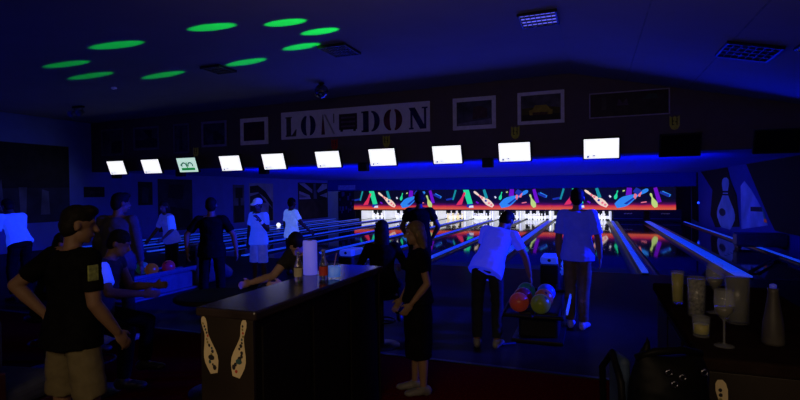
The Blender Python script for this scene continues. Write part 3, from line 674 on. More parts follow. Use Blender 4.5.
def counter(x0, x1, y0, y1, lab, decals, matte=False):
    t = thing('bar_counter', lab, 'counter', ((x0+x1)/2, (y0+y1)/2, 0))
    w, d = x1-x0, y1-y0
    mb = MB(); mb.box((0, 0, 1.075), (w, d, .05), .012); mb.build('countertop', mat('worn brown countertop', (.014, .008, .006), .7, nz=.3, spec=.0) if matte else m_top, t)
    mb = MB(); mb.box((0, .0, .53), (w-.06, d-.06, 1.04), .004); mb.build('cabinet', m_side, t)
    mb = MB(); mb.box((0, -d/2+.022, .53), (w-.05, .02, 1.04), .003); mb.build('end_panel', m_wood, t)
    mb = MB(); mb.box((0, d/2-.022, .53), (w-.05, .02, 1.04), .003); mb.build('end_panel', m_wood, t)
    n = 3
    for k in range(n):
        for s in (-1, 1):
            mb = MB(); mb.box((s*(w/2-.024), -d/2+.06+(d-.12)*(k+.5)/n, .55), (.012, (d-.12)/n-.05, .9), .004); mb.build('side_panel', m_side, t)
    for (u, z, h, wd, ang, sd) in decals:
        o = bpy.data.objects.new('pin_decal', decal_mesh(h, wd, sd, ang)); COL.objects.link(o); o.parent = t; o.location = (u, -d/2+.0105, z)
        o['label'] = 'cream bowling pin decal with dark spots'
    return t
counter(-1.99, -1.60, 2.09, 3.75, 'dark high bar counter in the left foreground with two pin decals', [(-.117, .90, .305, .092, R(13), 1), (.09, .90, .31, .092, R(-11), 4)])
counter(.36, .98, 2.03, 3.57, 'dark high bar counter at right carrying glasses, one pin decal', [(-.23, .87, .31, .095, R(8), 7)], True)

# ------------------------------------------------------------------ drinks
m_glass = mat('clear glass', (.75, .8, .85), .05, nz=0, spec=.8, alpha=.07)
m_wht = mat('white paper', (.42, .42, .5), .7, es=.42, ec=(.10, .10, 1.), nz=.05)  # blacklight on the roll put into the paper as emission
ZC = 1.101
t = thing('paper_roll', 'tall white paper roll standing on the left counter', 'paper roll', (-1.95, 3.2, ZC))
mb = MB(); mb.lathe([(.018, .0), (.05, .0), (.052, .006), (.052, .244), (.05, .25), (.018, .25)], n=28); mb.build('roll', m_wht, t)
mb = MB(); mb.tube((0, 0, .2), (0, 0, .252), .017, rnd=False); mb.build('core', mat('cardboard', (.25, .18, .12), .8), t)
BOT = [(.03, 0), (.033, .006), (.033, .10), (.03, .125), (.015, .16), (.0125, .2), (.0145, .205), (.0145, .215), (.012, .217)]
def bottle(loc, lab, liquid, lcol, band=None, s=1.):
    t = thing('bottle', lab, 'bottle', loc)
    mb = MB(); mb.lathe([(r*s, z*s) for r, z in BOT], n=18, cap=True); mb.build('glass', mat('bottle glass '+liquid, lcol, .06, trans=.85, nz=.05), t)
    mb = MB(); mb.lathe([(.0335*s, .035*s), (.0338*s, .05*s), (.0338*s, .085*s), (.0335*s, .1*s)], n=18, cap=False); mb.build('paper_label', band or mat('pale label', (.4, .36, .25), .7), t)
    mb = MB(); mb.lathe([(.0155*s, .205*s), (.0155*s, .219*s), (.008*s, .221*s)], n=14); mb.build('cap', mat('bottle cap', (.4, .4, .45), .3, metal=.8), t)
bottle((-1.88, 2.93, ZC), 'small pale bottle standing left of the paper roll', 'amber', (.5, .42, .25), None, .92)
bottle((-1.735, 3.02, ZC), 'small bottle with a red label right of the paper roll', 'red', (.25, .25, .3), mat('red label', (.5, .04, .03), .6), .95)
def tumbler(loc, lab, r0, r1, h, liq, fill, straw=False, cat='glass'):
    t = thing('drinking_glass', lab, cat, loc)
    mb = MB(); mb.lathe([(r0*.95, 0), (r0, .004), (r1, h), (r1-.003, h), (r0-.003, .012), (.001, .011)], n=22, cap=True); mb.build('glass', m_glass, t)
    q = fill; rt = r0+(r1-r0)*q
    mb = MB(); mb.lathe([(r0-.004, .013), (rt-.0045, h*q), (.001, h*q+.0005)], n=22); mb.build('drink', liq, t)
    if straw:
        mb = MB(); mb.tube((-.01, 0, .02), (.02, .01, h*1.75), .004, n=8); mb.build('straw', mat('violet straw', (.35, .2, .5), .4), t)
    return t
tumbler((-1.70, 3.1, ZC), 'wide tumbler of glowing light blue drink on the left counter', .05, .056, .10, mat('glowing tonic', (.3, .5, .95), .3, es=.28, ec=(.04, .2, 1.)), .85, True)
m_juice = mat('yellow juice', (.22, .17, .01), .35, es=.012, ec=(.6, .5, .0), nz=.3); m_ice = mat('icy drink', (.12, .115, .10), .2, nz=.8, scale=60)
tumbler((.415, 2.95, ZC), 'tall glass of yellow juice at the far left of the right counter', .026, .033, .17, m_juice, .92)
tumbler((.455, 2.68, ZC), 'tall glass of pale icy drink beside the yellow juice', .036, .041, .185, m_ice, .94)
tumbler((.41, 2.32, ZC), 'low tumbler with a little yellow drink on the right counter', .03, .034, .08, m_juice, .6)
tumbler((.60, 2.60, ZC), 'wide grey frosted glass behind the stemmed glass', .045, .05, .22, mat('grey drink', (.06, .056, .05), .3, nz=.4), .92)
def wineglass(loc, lab, s=1.):
    t = thing('wine_glass', lab, 'wine glass', loc)
    mb = MB(); mb.lathe([(.034*s, 0), (.034*s, .003), (.006*s, .008), (.004*s, .02), (.004*s, .095*s), (.012*s, .105*s), (.030*s, .13*s), (.037*s, .165*s), (.032*s, .215*s), (.030*s, .215*s), (.034*s, .165*s), (.012*s, .110*s), (.001, .108*s)], n=22); mb.build('glass', m_glass, t)
    mb = MB(); mb.lathe([(.011*s, .111*s), (.027*s, .131*s), (.0325*s, .15*s), (.001, .151*s)], n=20); mb.build('drink', mat('pale wine', (.10, .09, .06), .2), t)
wineglass((.465, 2.2, ZC), 'stemmed wine glass nearest the camera on the right counter')
wineglass((.55, 2.78, ZC), 'stemmed glass behind the icy drink on the right counter', 1.1)
t = thing('carafe', 'tall grey tapered carafe at the right end of the glasses', 'carafe', (.645, 2.29, ZC))
mb = MB(); mb.lathe([(.036, 0), (.038, .01), (.034, .08), (.022, .16), (.017, .20), (.019, .215)], n=20); mb.build('vessel', mat('grey stoneware', (.05, .045, .04), .5, nz=.3), t)
mb = MB(); mb.lathe([(.012, .214), (.012, .228), (.004, .232)], n=12); mb.build('stopper', mat('blue stopper', (.1, .12, .6), .4, es=.1, ec=(.05, .06, 1.)), t)

# ------------------------------------------------------------------ stool with black bag
m_blk = mat('black leather', (.0028, .0028, .0032), .5, nz=.3, scale=20, spec=.06); m_navy = mat('navy upholstery', (.015, .03, .07), .7, nz=.3)
m_chr = mat('chrome', (.7, .7, .75), .15, metal=1.)
t = thing('bar_stool', 'bar stool with a narrow navy backrest in front of the right counter', 'bar stool', (.17, 1.70, 0), R(21))
mb = MB(); mb.lathe([(.14, .80), (.16, .82), (.16, .85), (.14, .87)], n=24); mb.build('seat', m_navy, t)
mb = MB(); mb.box((-.062, .09, 1.03), (.035, .10, .27), .016, None, 3); mb.build('backrest', m_navy, t)
for yy in (-.06, .08):
    mb = MB(); mb.path([(-.062, yy*.4+.09, .93), (-.07, yy*.4+.10, .87), (-.06, yy*.4+.09, .81)], .012); mb.build('back_post', m_chr, t)
mb = MB(); mb.path([(-.08, .01, .9), (-.09, .015, 1.10), (-.085, .09, 1.172), (-.09, .16, 1.10), (-.08, .17, .9)], .011); mb.build('back_frame', m_blk, t)
for k in range(4):
    a = PI/4+k*PI/2; mb = MB(); mb.tube((.10*math.cos(a), .10*math.sin(a),   .81), (.2*math.cos(a), .2*math.sin(a), .012), .014, n=8); mb.build('leg', m_blk, t)
t = thing('handbag', 'black leather bag with shiny round eyelets on the bar stool', 'bag', (.215, 1.72, .872), R(21))
mb = MB()
rs = []
for z, w, d in ((.0, .09, .06), (.03, .105, .08), (.10, .118, .088), (.19, .12, .085), (.26, .112, .065), (.30, .10, .045), (.32, .09, .03)):
    rs.append((V((0, 0, z)), V((w, 0, 0)), V((0, d, 0))))
mb.rings(rs, 28)
mb.tube((-.075, 0, .27), (-.062, 0, .372), .03, .005); mb.tube((.085, 0, .27), (.09, .0, .31), .035, .016)
mb.remesh('bag_body', m_blk, .008, t, 2, .006)
mb = MB(); mb.path([(-.10, 0, .31), (-.05, -.02, .335), (.03, -.02, .34), (.10, 0, .32)], .012); mb.build('handle', m_blk, t)
for (u, z) in ((-.02, .255), (.075, .285), (-.03, .285), (.01, .27)):
    mb = MB(); yy = -.074 if z < .26 else -.062
    mb.path([(u+.009*math.cos(2*PI*k/14), yy, z+.009*math.sin(2*PI*k/14)) for k in range(15)], .0025, 8); mb.build('eyelet', mat('dull metal', (.25, .25, .3), .3, metal=1.), t)
mb = MB(); mb.box((.02, -.09, .2), (.04, .006, .008), .002); mb.build('buckle', m_chr, t)

# ------------------------------------------------------------------ seating at left foreground
m_upg = mat('grey blue upholstery', (.05, .055, .07), .8, nz=.2, scale=12); m_rw = mat('red brown wood', (.05, .014, .008), .45, nz=.3, scale=5)
t = thing('banquette', 'grey upholstered bench with red-brown wooden base in the left corner', 'bench', (-4.05, 2.05, 0), R(12))
mb = MB(); mb.box((0, -.28, .80), (1.3, .14, .34), .05, None, 3); mb.build('backrest', m_upg, t)
mb = MB(); mb.box((0, .0, .42), (1.3, .52, .14), .05, None, 3); mb.build('seat', m_upg, t)
mb = MB(); mb.box((0, -.28, .33), (1.34, .10, .60), .01); mb.box((0, -.02, .18), (1.26, .46, .33), .01); mb.build('base', m_rw, t)
t = thing('round_table', 'small dark round table left of the counter', 'table', (-3.05, 3.42, 0))
mb = MB(); mb.lathe([(.30, .80), (.32, .81), (.32, .83), (.30, .84)], n=32); mb.build('tabletop', m_side, t)
mb = MB(); mb.tube((0, 0, .02), (0, 0, .80), .035, rnd=False); mb.build('pedestal', m_brk, t)
mb = MB(); mb.lathe([(.22, 0), (.22, .015), (.05, .035)], n=28); mb.build('base_plate', m_brk, t)

def stool(loc, rz, lab, h=.66):
    t = thing('bar_stool', lab, 'bar stool', loc, rz)
    mb = MB(); mb.lathe([(.16, h-.05), (.18, h-.035), (.18, h-.01), (.15, h)], n=24); mb.build('seat', m_blk, t)
    mb = MB(); mb.tube((0, 0, .02), (0, 0, h-.05), .025, rnd=False); mb.build('pole', m_brk, t)
    mb = MB(); mb.lathe([(.2, 0), (.2, .012), (.04, .03)], n=28); mb.build('base_plate', m_brk, t)
    mb = MB(); mb.path([(.15*math.cos(2*PI*k/20), .15*math.sin(2*PI*k/20), .28) for k in range(21)], .01, 8); mb.tube((-.15, 0, .28), (.15, 0, .28), .008, n=8); mb.build('foot_ring', m_brk, t)
    return t

# ------------------------------------------------------------------ people
def rot3(ax, deg): return M.Rotation(R(deg), 3, ax)
def person(label, loc, rz, H, skin, hair, top, bottom, shoes, pose, vox=.009, female=False, eyes=False, extra=None):
    """local frame: x right, y forward, z up, feet on z=0"""
    s = H/1.75
    t = thing('person', label, 'person', (loc[0], loc[1], 0), R(rz))
    T = rot3('Z', pose.get('twist', 0)) @ rot3('Y', pose.get('side', 0)) @ rot3('X', -pose.get('lean', 0))
    sw = (.160 if female else .176)*s; hw = .092*s
    wr = .86 if female else 1.
    P = V((0, 0, 0))
    legs = {}
    for sd, k in ((-1, 'L'), (1, 'R')):
        th, sh, fy = pose.get('leg'+k, ((sd*.06, 0, -1), (sd*.02, 0, -1), sd*8))
        hip = P+V((sd*hw, 0, -.03*s)); kn = hip+V(th).normalized()*.425*s; an = kn+V(sh).normalized()*.405*s
        legs[k] = (hip, kn, an, fy, sd)
    zmin = min(legs[k][2].z for k in legs)
    up = (.085*s-zmin) if 'zpel' not in pose else pose['zpel']
    U = V((0, 0, up)); P = P+U
    legs = {k: (a+U, b+U, c+U, f, sd) for k, (a, b, c, f, sd) in legs.items()}
    tp = lambda x, y, z: P+T@V((x*s, y*s, z*s))
    ax = lambda v: T@(V(v)*s)
    neck = tp(0, -.01, .50); shd = {-1: tp(-sw/s, -.01, .465), 1: tp(sw/s, -.01, .465)}
    hy, hp = pose.get('head', (0, 0))
    HR_ = rot3('Z', pose.get('twist', 0)+hy) @ rot3('X', -hp)
    hc = neck+(T@V((0, .0, .055*s))+HR_@V((0, .025*s, .115*s)))
    hd = lambda x, y, z: hc+HR_@V((x*s, y*s, z*s))
    arms = {}
    for sd, k in ((-1, 'L'), (1, 'R')):
        u, f = pose.get(k, ((sd*.16, .02, -1), (sd*.03, .22, -1)))
        el = shd[sd]+V(u).normalized()*.285*s; wrp = el+V(f).normalized()*.25*s
        arms[k] = (shd[sd], el, wrp, V(f).normalized(), sd)
    # ---- body
    b = MB()
    def torso(mb, g=0., z0=-.10, z1=.51, neckhole=False, hang=0.):
        prof = [(-.10, .15*(1.04 if female else .98), .108), (-.02, .163*(1.03 if female else .97), .115), (.06, .152, .105), (.15, .138*wr, .096), (.24, .143*wr, .102), (.33, .157*(.93 if female else 1), .112), (.41, .165*(.93 if female else 1.02), .108), (.46, .155*(.93 if female else 1.02), .09), (.485, .115, .078), (.505, .072, .062)]
        rs = []
        for z, a, c in prof:
            if z < z0-.001 or z > z1+.001: continue
            gg = g+(hang*max(0, .3-z))
            rs.append((tp(0, -.012 if z > .3 else 0, z), ax((a+gg, 0, 0)), ax((0, c+gg, 0))))
        mb.rings(rs, 18)
    torso(b)
    if female:
        for sd in (-1, 1): b.ell(tp(sd*.07, .085, .345), (.062*s, .06*s, .062*s), T)
    b.tube(neck-T@V((0, 0, .03*s)), hd(0, -.02, -.06), .055*s*wr, .052*s*wr)
    for sd in (-1, 1): b.tube(tp(sd*.05, -.01, .49), shd[sd], .045*s, .058*s*wr)
    b.ell(hd(0, -.005, .03), (.075*s, .093*s, .088*s), HR_); b.ell(hd(0, .022, -.045), (.057*s, .066*s, .07*s), HR_); b.ell(hd(0, .058, -.094), (.024*s, .022*s, .02*s), HR_)
    b.tube(hd(0, .084, .012), hd(0, .108, -.028), .010*s, .015*s, n=8)               # nose
    b.ell(hd(0, .083, -.062), (.024*s, .014*s, .010*s), HR_); b.ell(hd(0, .075, .028), (.05*s, .018*s, .01*s), HR_)   # lips, brow
    for sd in (-1, 1): b.ell(hd(sd*.077, -.008, -.008), (.011*s, .02*s, .032*s), HR_)   # ears
    for k, (sh, el, wp, fd, sd) in arms.items():
        b.tube(sh, el, .055*s*wr, .042*s*wr); b.tube(el, el.lerp(wp, .35), .042*s*wr, .043*s*wr); b.tube(el.lerp(wp, .35), wp, .043*s*wr, .029*s*wr)
        hdv = V(pose['hand'+k]).normalized() if 'hand'+k in pose else fd
        tv = V((0, 1, .15)) if abs(hdv.y) < .8 else V((0, .0, 1))
        tv = (tv-hdv*tv.dot(hdv)).normalized(); nv = hdv.cross(tv)*1.
        if nv.x*sd > 0: nv = -nv
        mr = M((tv, nv, hdv)).transposed()
        b.ell(wp+hdv*.05*s, (.041*s, .017*s, .058*s), mr)
        curl = pose.get('curl', 25)
        for q, (o, L) in enumerate(((.030, .072), (.010, .08), (-.010, .075), (-.029, .058))):
            r0 = wp+hdv*(.094-.004*abs(q-1))*s+tv*o*s; d = (hdv*math.cos(R(curl*.5))+nv*math.sin(R(curl*.5))+tv*o*2.2).normalized(); p = r0; a = curl*.5
            for seg in range(3):
                d = (hdv*math.cos(R(a))+nv*math.sin(R(a))+tv*o*2.).normalized(); p2 = p+d*L*s*(.45, .32, .23)[seg]
                b.tube(p, p2, (.0092-.0008*seg)*s, (.0086-.0008*seg)*s, n=8); p = p2; a += curl
        r0 = wp+hdv*.028*s+tv*.03*s; d = (hdv*.75+tv*.6+nv*.25).normalized(); p = r0+d*.04*s; b.tube(r0, p, .013*s, .0105*s, n=8)
        d2 = (hdv*.95+tv*.2+nv*.3).normalized(); b.tube(p, p+d2*.032*s, .0102*s, .0085*s, n=8)
    for k, (hip, kn, an, fy, sd) in legs.items():
        b.tube(hip, kn, .083*s, .055*s); b.tube(kn, kn.lerp(an, .35)+V((0, -.012*s, 0)), .053*s, .055*s); b.tube(kn.lerp(an, .35)+V((0, -.012*s, 0)), an, .055*s, .035*s)
        fr = rot3('Z', -fy)
        b.tube(an+V((0, 0, -.02*s)), an+fr@V((0, .14*s, -.052*s)), .036*s, .026*s)
    b.remesh('body', skin, vox, t, 2)
    if eyes:
        mw = mat('eye', (.5, .5, .5), .3)
        for sd in (-1, 1):
            e = MB(); e.ell(hd(sd*.031, .082, .006), (.012*s, .008*s, .008*s), HR_, 10, 7); e.build('eye', mw, t)
    # ---- hair
    st, hm = hair
    if st != 'none':
        h = MB()
        h.ell(hd(0, -.012, .045), (.083*s, .098*s, .085*s), HR_); h.ell(hd(0, -.045, .0), (.078*s, .066*s, .095*s), HR_)
        if st == 'quiff': h.ell(hd(0, .045, .095), (.06*s, .055*s, .04*s), HR_)
        if st in ('bob', 'long'):
            n_ = .10 if st == 'bob' else .26
            h.rings([(hd(0, -.03, .02), HR_@V((.09*s, 0, 0)), HR_@V((0, .085*s, 0))), (hd(0, -.05, -.06), HR_@V((.092*s, 0, 0)), HR_@V((0, .07*s, 0))), (hd(0, -.065, -.06-n_), HR_@V((.085*s, 0, 0)), HR_@V((0, .05*s, 0)))], 16)
        if st == 'bun':
            h.ell(hd(0, -.10, .085), (.05*s, .05*s, .05*s), HR_)
        h.remesh('hair', hm, max(vox, .009), t, 1, .006)
    # ---- clothes
    kind, tm, slv, hem = top
    c = MB(); torso(c, .015, hem, .51, hang=.11)
    for sd in (-1, 1): c.tube(tp(sd*.055, -.01, .478), shd[sd], .05*s, .068*s*wr)
    if female:
        for sd in (-1, 1): c.ell(tp(sd*.07, .085, .345), (.072*s, .07*s, .072*s), T)
    for k, (sh, el, wp, fd, sd) in arms.items():
        if slv <= 1: 
            e = sh.lerp(el, slv); c.tube(sh, e, .068*s*wr, .062*s*wr, rnd=False); c.ell(sh, (.067*s*wr,)*3)
        else:
            c.tube(sh, el, .068*s*wr, .055*s*wr); c.tube(el, el.lerp(wp, slv-1), .055*s*wr, .043*s*wr, rnd=False)
    shirt = c.remesh(kind, tm, max(vox, .011), t, 2, .007, None, H*7)
    bk, bmt, bl = bottom
    c = MB()
    if bk == 'skirt':
        n_ = bl
        c.rings([(tp(0, 0, .10), ax((.158*wr, 0, 0)), ax((0, .12, 0))), (tp(0, 0, -.02), ax((.182, 0, 0)), ax((0, .14, 0))), (P+V((0, 0, -.22*s)), rot3('Z', 0)@V((.178*s, 0, 0)), V((0, .145*s, 0))), (P+V((0, .0, -n_*s)), V((.160*s, 0, 0)), V((0, .135*s, 0)))], 18)
    else:
        torso(c, .012, -.10, .06)
        for k, (hip, kn, an, fy, sd) in legs.items():
            if bl <= 1:
                c.tube(hip+V((0, 0, .02)), hip.lerp(kn, bl), .095*s, .098*s, rnd=False); c.ell(hip, (.094*s,)*3)
            else:
                c.tube(hip, kn, .094*s, .070*s); c.tube(kn, kn.lerp(an, bl-1), .071*s, .060*s, rnd=False)
    c.remesh(bk, bmt, max(vox, .012), t, 2, .006, None, H*3)
    if shoes:
        for k, (hip, kn, an, fy, sd) in legs.items():
            fr = rot3('Z', -fy); c = MB(); zb = an.z-.085*s
            c.ell(an+fr@V((0, -.03*s, -.035*s)), (.042*s, .055*s, .055*s), fr); c.ell(an+fr@V((0, .06*s, -.045*s)), (.046*s, .09*s, .04*s), fr); c.ell(an+fr@V((0, .135*s, -.055*s)), (.05*s, .065*s, .034*s), fr)
            c.tube(an+V((0, 0, -.04*s)), an+V((0, 0, .015*s)), .048*s, .046*s, rnd=False)
            c.remesh('shoe', shoes, .010, t, 2, 0., max(zb, .0) if 'zpel' not in pose else None)
    if extra: extra(t, dict(hd=hd, tp=tp, HR=HR_, T=T, s=s, arms=arms, shd=shd, legs=legs, P=P))
    return t

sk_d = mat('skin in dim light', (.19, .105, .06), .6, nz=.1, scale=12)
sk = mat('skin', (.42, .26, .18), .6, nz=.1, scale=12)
sk_dk = mat('dark skin', (.09, .05, .035), .55, nz=.1, scale=12)
h_bl = mat('black hair', (.010, .008, .007), .6, spec=.08, nz=.4, scale=40); h_br = mat('brown hair', (.03, .018, .012), .6, spec=.08, nz=.4, scale=40); h_bd = mat('blond hair', (.09, .055, .022), .55, nz=.35, scale=40)
c_blk = mat('black cotton', (.005, .005, .0055), .95, nz=.3, scale=14, spec=.02); c_char = mat('charcoal cotton', (.02, .019, .02), .9, nz=.3, scale=14)
c_kh = mat('khaki cotton', (.13, .105, .05), .9, nz=.15, scale=14); c_jean = mat('dark denim', (.012, .014, .02), .9, nz=.3, scale=20); c_brn = mat('brown trousers', (.095, .07, .038), .9, nz=.25, scale=14)
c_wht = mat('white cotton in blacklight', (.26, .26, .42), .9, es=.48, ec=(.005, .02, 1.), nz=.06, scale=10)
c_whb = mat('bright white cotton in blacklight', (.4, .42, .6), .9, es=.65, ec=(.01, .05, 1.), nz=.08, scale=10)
c_wpl = mat('white patterned cotton', (.55, .58, .75), .9, es=.6, ec=(.10, .2, 1.), nz=.5, scale=9)  # patterned cloth carries its blacklight as emission
c_lbl = mat('pale blue cotton', (.13, .14, .34), .9, es=.15, ec=(.005, .02, 1.), nz=.12, scale=10)  # blacklight on the shirt put into the cloth as emission
c_gry = mat('grey cotton', (.06, .055, .06), .9, nz=.2, scale=10); c_lgr = mat('pale violet cotton', (.3, .28, .34), .9, es=.22, ec=(.02, .04, 1.), nz=.1, scale=10)  # blacklight on the pale top put in as emission
s_w = mat('pale shoes', (.2, .19, .16), .6, nz=.1); s_wb = mat('white shoes in blacklight', (.3, .3, .34), .6, es=.03, ec=(.03, .05, 1.), nz=.4, scale=20); s_b = mat('black shoes', (.012, .012, .013), .5)

# 1 the man in the left foreground
def sleeve_patch(t, k):
    s = k['s']; sh, el, wp, fd, sd = k['arms']['R']; c = sh.lerp(el, .30)+V((.064*s, -.03, 0))
    mb = MB(); mb.prism([(c.x, c.y-.028, c.z-.045), (c.x, c.y+.028, c.z-.045), (c.x, c.y+.028, c.z+.045), (c.x, c.y-.028, c.z+.045)], (.012, 0, 0)); o = mb.build('sleeve_patch', mat('green yellow patch', (.22, .25, .06), .8, nz=.5, scale=40), t)
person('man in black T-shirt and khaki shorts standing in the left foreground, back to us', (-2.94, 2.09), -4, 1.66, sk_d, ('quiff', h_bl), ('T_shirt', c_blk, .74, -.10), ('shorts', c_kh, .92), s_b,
       dict(L=((-.60, -.55, -.66), (.42, .42, -.75)), R=((.14, .0, -1), (.06, .55, -.85)), head=(-32, 8), lean=2, legL=((-.08, .02, -1), (0, -.02, -1), -10), legR=((.10, .06, -1), (0, -.08, -1), 12)), .008, extra=sleeve_patch)
# 2 woman near the centre
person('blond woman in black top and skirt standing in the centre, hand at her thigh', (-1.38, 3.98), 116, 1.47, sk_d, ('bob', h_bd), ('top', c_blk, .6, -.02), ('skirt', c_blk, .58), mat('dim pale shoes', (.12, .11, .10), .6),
       dict(L=((-.10, -.22, -1), (.05, .62, -.78)), R=((.1, .1, -1), (0, .5, -.8)), head=(8, 4), legL=((.02, -.03, -1), (0, -.06, -1), 0), legR=((-.02, .05, -1), (0, .02, -1), 5)), .008, female=True, eyes=True)
# 3 seated dark-haired person
stool((-2.19, 5.08, 0), 0, 'black stool under the seated dark-haired person near the counter end', .58)
person('dark-haired person in black sitting with back to us beside the counter end', (-2.19, 5.11), 20, 1.62, sk_d, ('long', h_bl), ('top', c_blk, 1.7, -.06), ('trousers', c_blk, 1.95), s_b,
       dict(zpel=.66, legL=((-.2, 1, -.05), (-.05, .05, -1), 0), legR=((.2, 1, -.05), (.05, .05, -1), 0), L=((-.45, .25, -.9), (.2, .9, -.2)), R=((.45, .25, -.9), (-.2, .9, -.2)), lean=6, head=(0, 5)), .01, female=True)
# 4 dark figure beyond
person('dark figure with back to us standing behind the blond woman near the lanes', (-2.60, 7.62), 16, 1.73, sk_dk, ('short', h_bl), ('T_shirt', c_blk, .6, -.10), ('trousers', c_blk, 1.95), s_b,
       dict(L=((-.4, .1, -.9), (.3, .5, -.6)), R=((.45, .1, -.9), (-.3, .5, -.6))), .011)
# 5 stooping bowler
person('man in white T-shirt bending to take a ball from the rack', (-1.07, 5.40), 2, 1.64, sk_d, ('short', h_bl), ('T_shirt', c_wht, .62, -.12), ('trousers', c_jean, 1.93), s_w,
       dict(lean=38, side=10, twist=-10, head=(-18, 42), R=((.42, .22, -.86), (.18, .30, -.93)), L=((-.24, -.02, -.97), (-.04, .08, -1)), legL=((-.08, .06, -1), (-.0, -.10, -1), -8), legR=((.03, .12, -1), (.0, -.16, -1), 10), curl=18), .008)
# 6 standing bowler at right
person('man in pale blue shirt and brown trousers standing on the approach right of the rack', (-.17, 6.5), -8, 1.74, sk_d, ('short', h_bl), ('shirt', c_lbl, .85, -.14), ('trousers', c_brn, 1.97), s_wb,
       dict(L=((-.16, -.06, -.98), (-.03, .22, -1)), R=((.24, -.05, -.96), (.04, .22, -1)), head=(4, 2), legL=((.0, .05, -1), (.01, -.04, -1), -6), legR=((-.04, -.04, -1), (-.02, -.06, -1), 8)), .009)
# 7 cap man
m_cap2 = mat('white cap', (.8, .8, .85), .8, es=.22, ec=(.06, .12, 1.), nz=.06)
def cap(t, k):
    hd, HRm, s = k['hd'], k['HR'], k['s']
    mb = MB(); mb.ell(hd(0, -.012, .062), (.092*s, .105*s, .08*s), HRm)
    mb.remesh('cap', m_cap2, .009, t, 1, 0)
    mb = MB(); mb.tube(hd(0, .08, .05), hd(0, .165, .035), .075*s, .06*s, flat=.14, n=16, side=HRm@V((1, 0, 0))); mb.build('cap_peak', m_cap2, t)
    mb = MB(); a = k['arms']['L']; mb.tube(a[1].lerp(a[2], .70), a[1].lerp(a[2], .92), .038*s, .036*s, rnd=False); mb.build('wristband', m_cap2, t)
person('man in white cap, white T-shirt and white shorts facing us near the left lanes', (-5.67, 7.54), 172, 1.63, sk_dk, ('short', h_bl), ('T_shirt', c_whb, .7, -.14), ('shorts', mat('white shorts cotton', (.6, .62, .7), .9, es=.22, ec=(.005, .04, 1.)), 1.0), s_b,
       dict(R=((.25, .02, -1), (.02, .12, -1)), L=((-.28, .1, -.95), (.1, .55, .62)), head=(18, 6)), .010, eyes=True, extra=cap)
# 8 patterned shirt
person('man in white patterned T-shirt and dark trousers standing by the far left lanes', (-5.85, 8.89), -25, 1.63, sk_dk, ('short', h_bl), ('T_shirt', c_wpl, .72, -.10), ('trousers', c_jean, 1.95), s_b,
       dict(R=((.55, .15, -.8), (.2, .6, -.6)), L=((-.25, -.05, -1), (.0, .2, -1)), head=(10, 4)), .011)
# 9 black shirt left of centre
person('man in black shirt standing with back to us behind the left counter', (-5.08, 5.68), 32, 1.67, sk_d, ('short', h_bl), ('T_shirt', c_blk, .75, -.14), ('trousers', c_blk, 1.95), s_b,
       dict(R=((.52, -.06, -.86), (.12, .18, -1)), L=((-.60, -.02, -.8), (.0, .12, -1)), head=(0, 0)), .010)
# 10 grey man
person('man in dark grey top standing at left behind the foreground man', (-5.12, 4.19), 22, 1.75, sk_d, ('quiff', h_bl), ('jumper', c_gry, 1.8, -.10), ('trousers', c_jean, 1.95), s_wb,
       dict(R=((.2, .0, -1), (-.05, .35, -1)), L=((-.22, .0, -1), (.1, .4, -1)), head=(-40, 6), lean=4), .010)
# 11 woman in white
person('woman in pale top bending over the grey ball return at left', (-7.66, 7.47), 165, 1.62, sk_d, ('long', h_br), ('top', c_lgr, .9, -.12), ('trousers', c_jean, 1.95), s_b,
       dict(lean=14, head=(20, 10), L=((-.34, .06, -1), (.2, .6, -.6)), R=((.1, .35, -.95), (0, .6, -.7))), .011, female=True,
       extra=lambda t, k: (lambda mb: (mb.tube(k['arms']['L'][0], k['arms']['L'][1], .066, .07, rnd=False), mb.remesh('sleeve', c_whb, .01, t, 1, .004)))(MB()))  # sleeve on the lit side made of brighter, glowing cotton
# 12 left edge
person('person in glowing white T-shirt bending forward at the left picture edge', (-8.9, 5.48), 95, 1.75, sk_dk, ('short', h_bl), ('T_shirt', c_whb, .8, -.08), ('trousers', c_blk, 1.95), s_b,
       dict(lean=24, head=(0, 20), R=((.1, .15, -1), (0, .4, -.9)), L=((-.1, .3, -1), (0, .5, -.8)), legL=((-.1, .1, -1), (0, -.15, -1), 0), legR=((.1, .2, -1), (0, -.2, -1), 0)), .011)
# 13 seated at the counter
stool((-2.52, 4.22, 0), 0, 'black bar stool behind the left counter under the leaning person', .62)
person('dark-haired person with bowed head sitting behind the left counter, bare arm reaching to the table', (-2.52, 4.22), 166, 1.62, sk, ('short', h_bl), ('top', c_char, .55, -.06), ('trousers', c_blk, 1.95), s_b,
       dict(zpel=.71, lean=24, side=0, head=(30, 48), legL=((-.25, .9, -.35), (0, -.1, -1), 0), legR=((.25, .9, -.35), (0, -.1, -1), 0), R=((.12, .72, -.68), (.1, .95, -.10)), L=((-.2, .55, -.75), (.25, .9, .05))), .009)
# 14 seated, white sleeve
stool((-4.02, 3.06, 0), 0, 'black stool at the small round table, right one', .62)
person('seated person with glowing white sleeve resting a forearm on the round table', (-4.02, 3.06), -62, 1.64, sk_d, ('short', h_bl), ('top', c_char, .3, -.06), ('trousers', c_blk, 1.95), s_b,
       dict(zpel=.70, lean=18, head=(0, 22), legL=((-.35, .9, -.3), (0, -.1, -1), 0), legR=((.35, .9, -.3), (0, -.1, -1), 0), R=((.42, .42, -.75), (-.3, .9, -.12)), L=((-.2, .3, -.9), (.2, .9, .05))), .010,
       extra=lambda t, k: (lambda mb: (mb.tube(k['arms']['R'][0], k['arms']['R'][0].lerp(k['arms']['R'][1], .72), .068, .066, rnd=False), mb.remesh('sleeve', c_whb, .01, t, 1, .004)))(MB()))
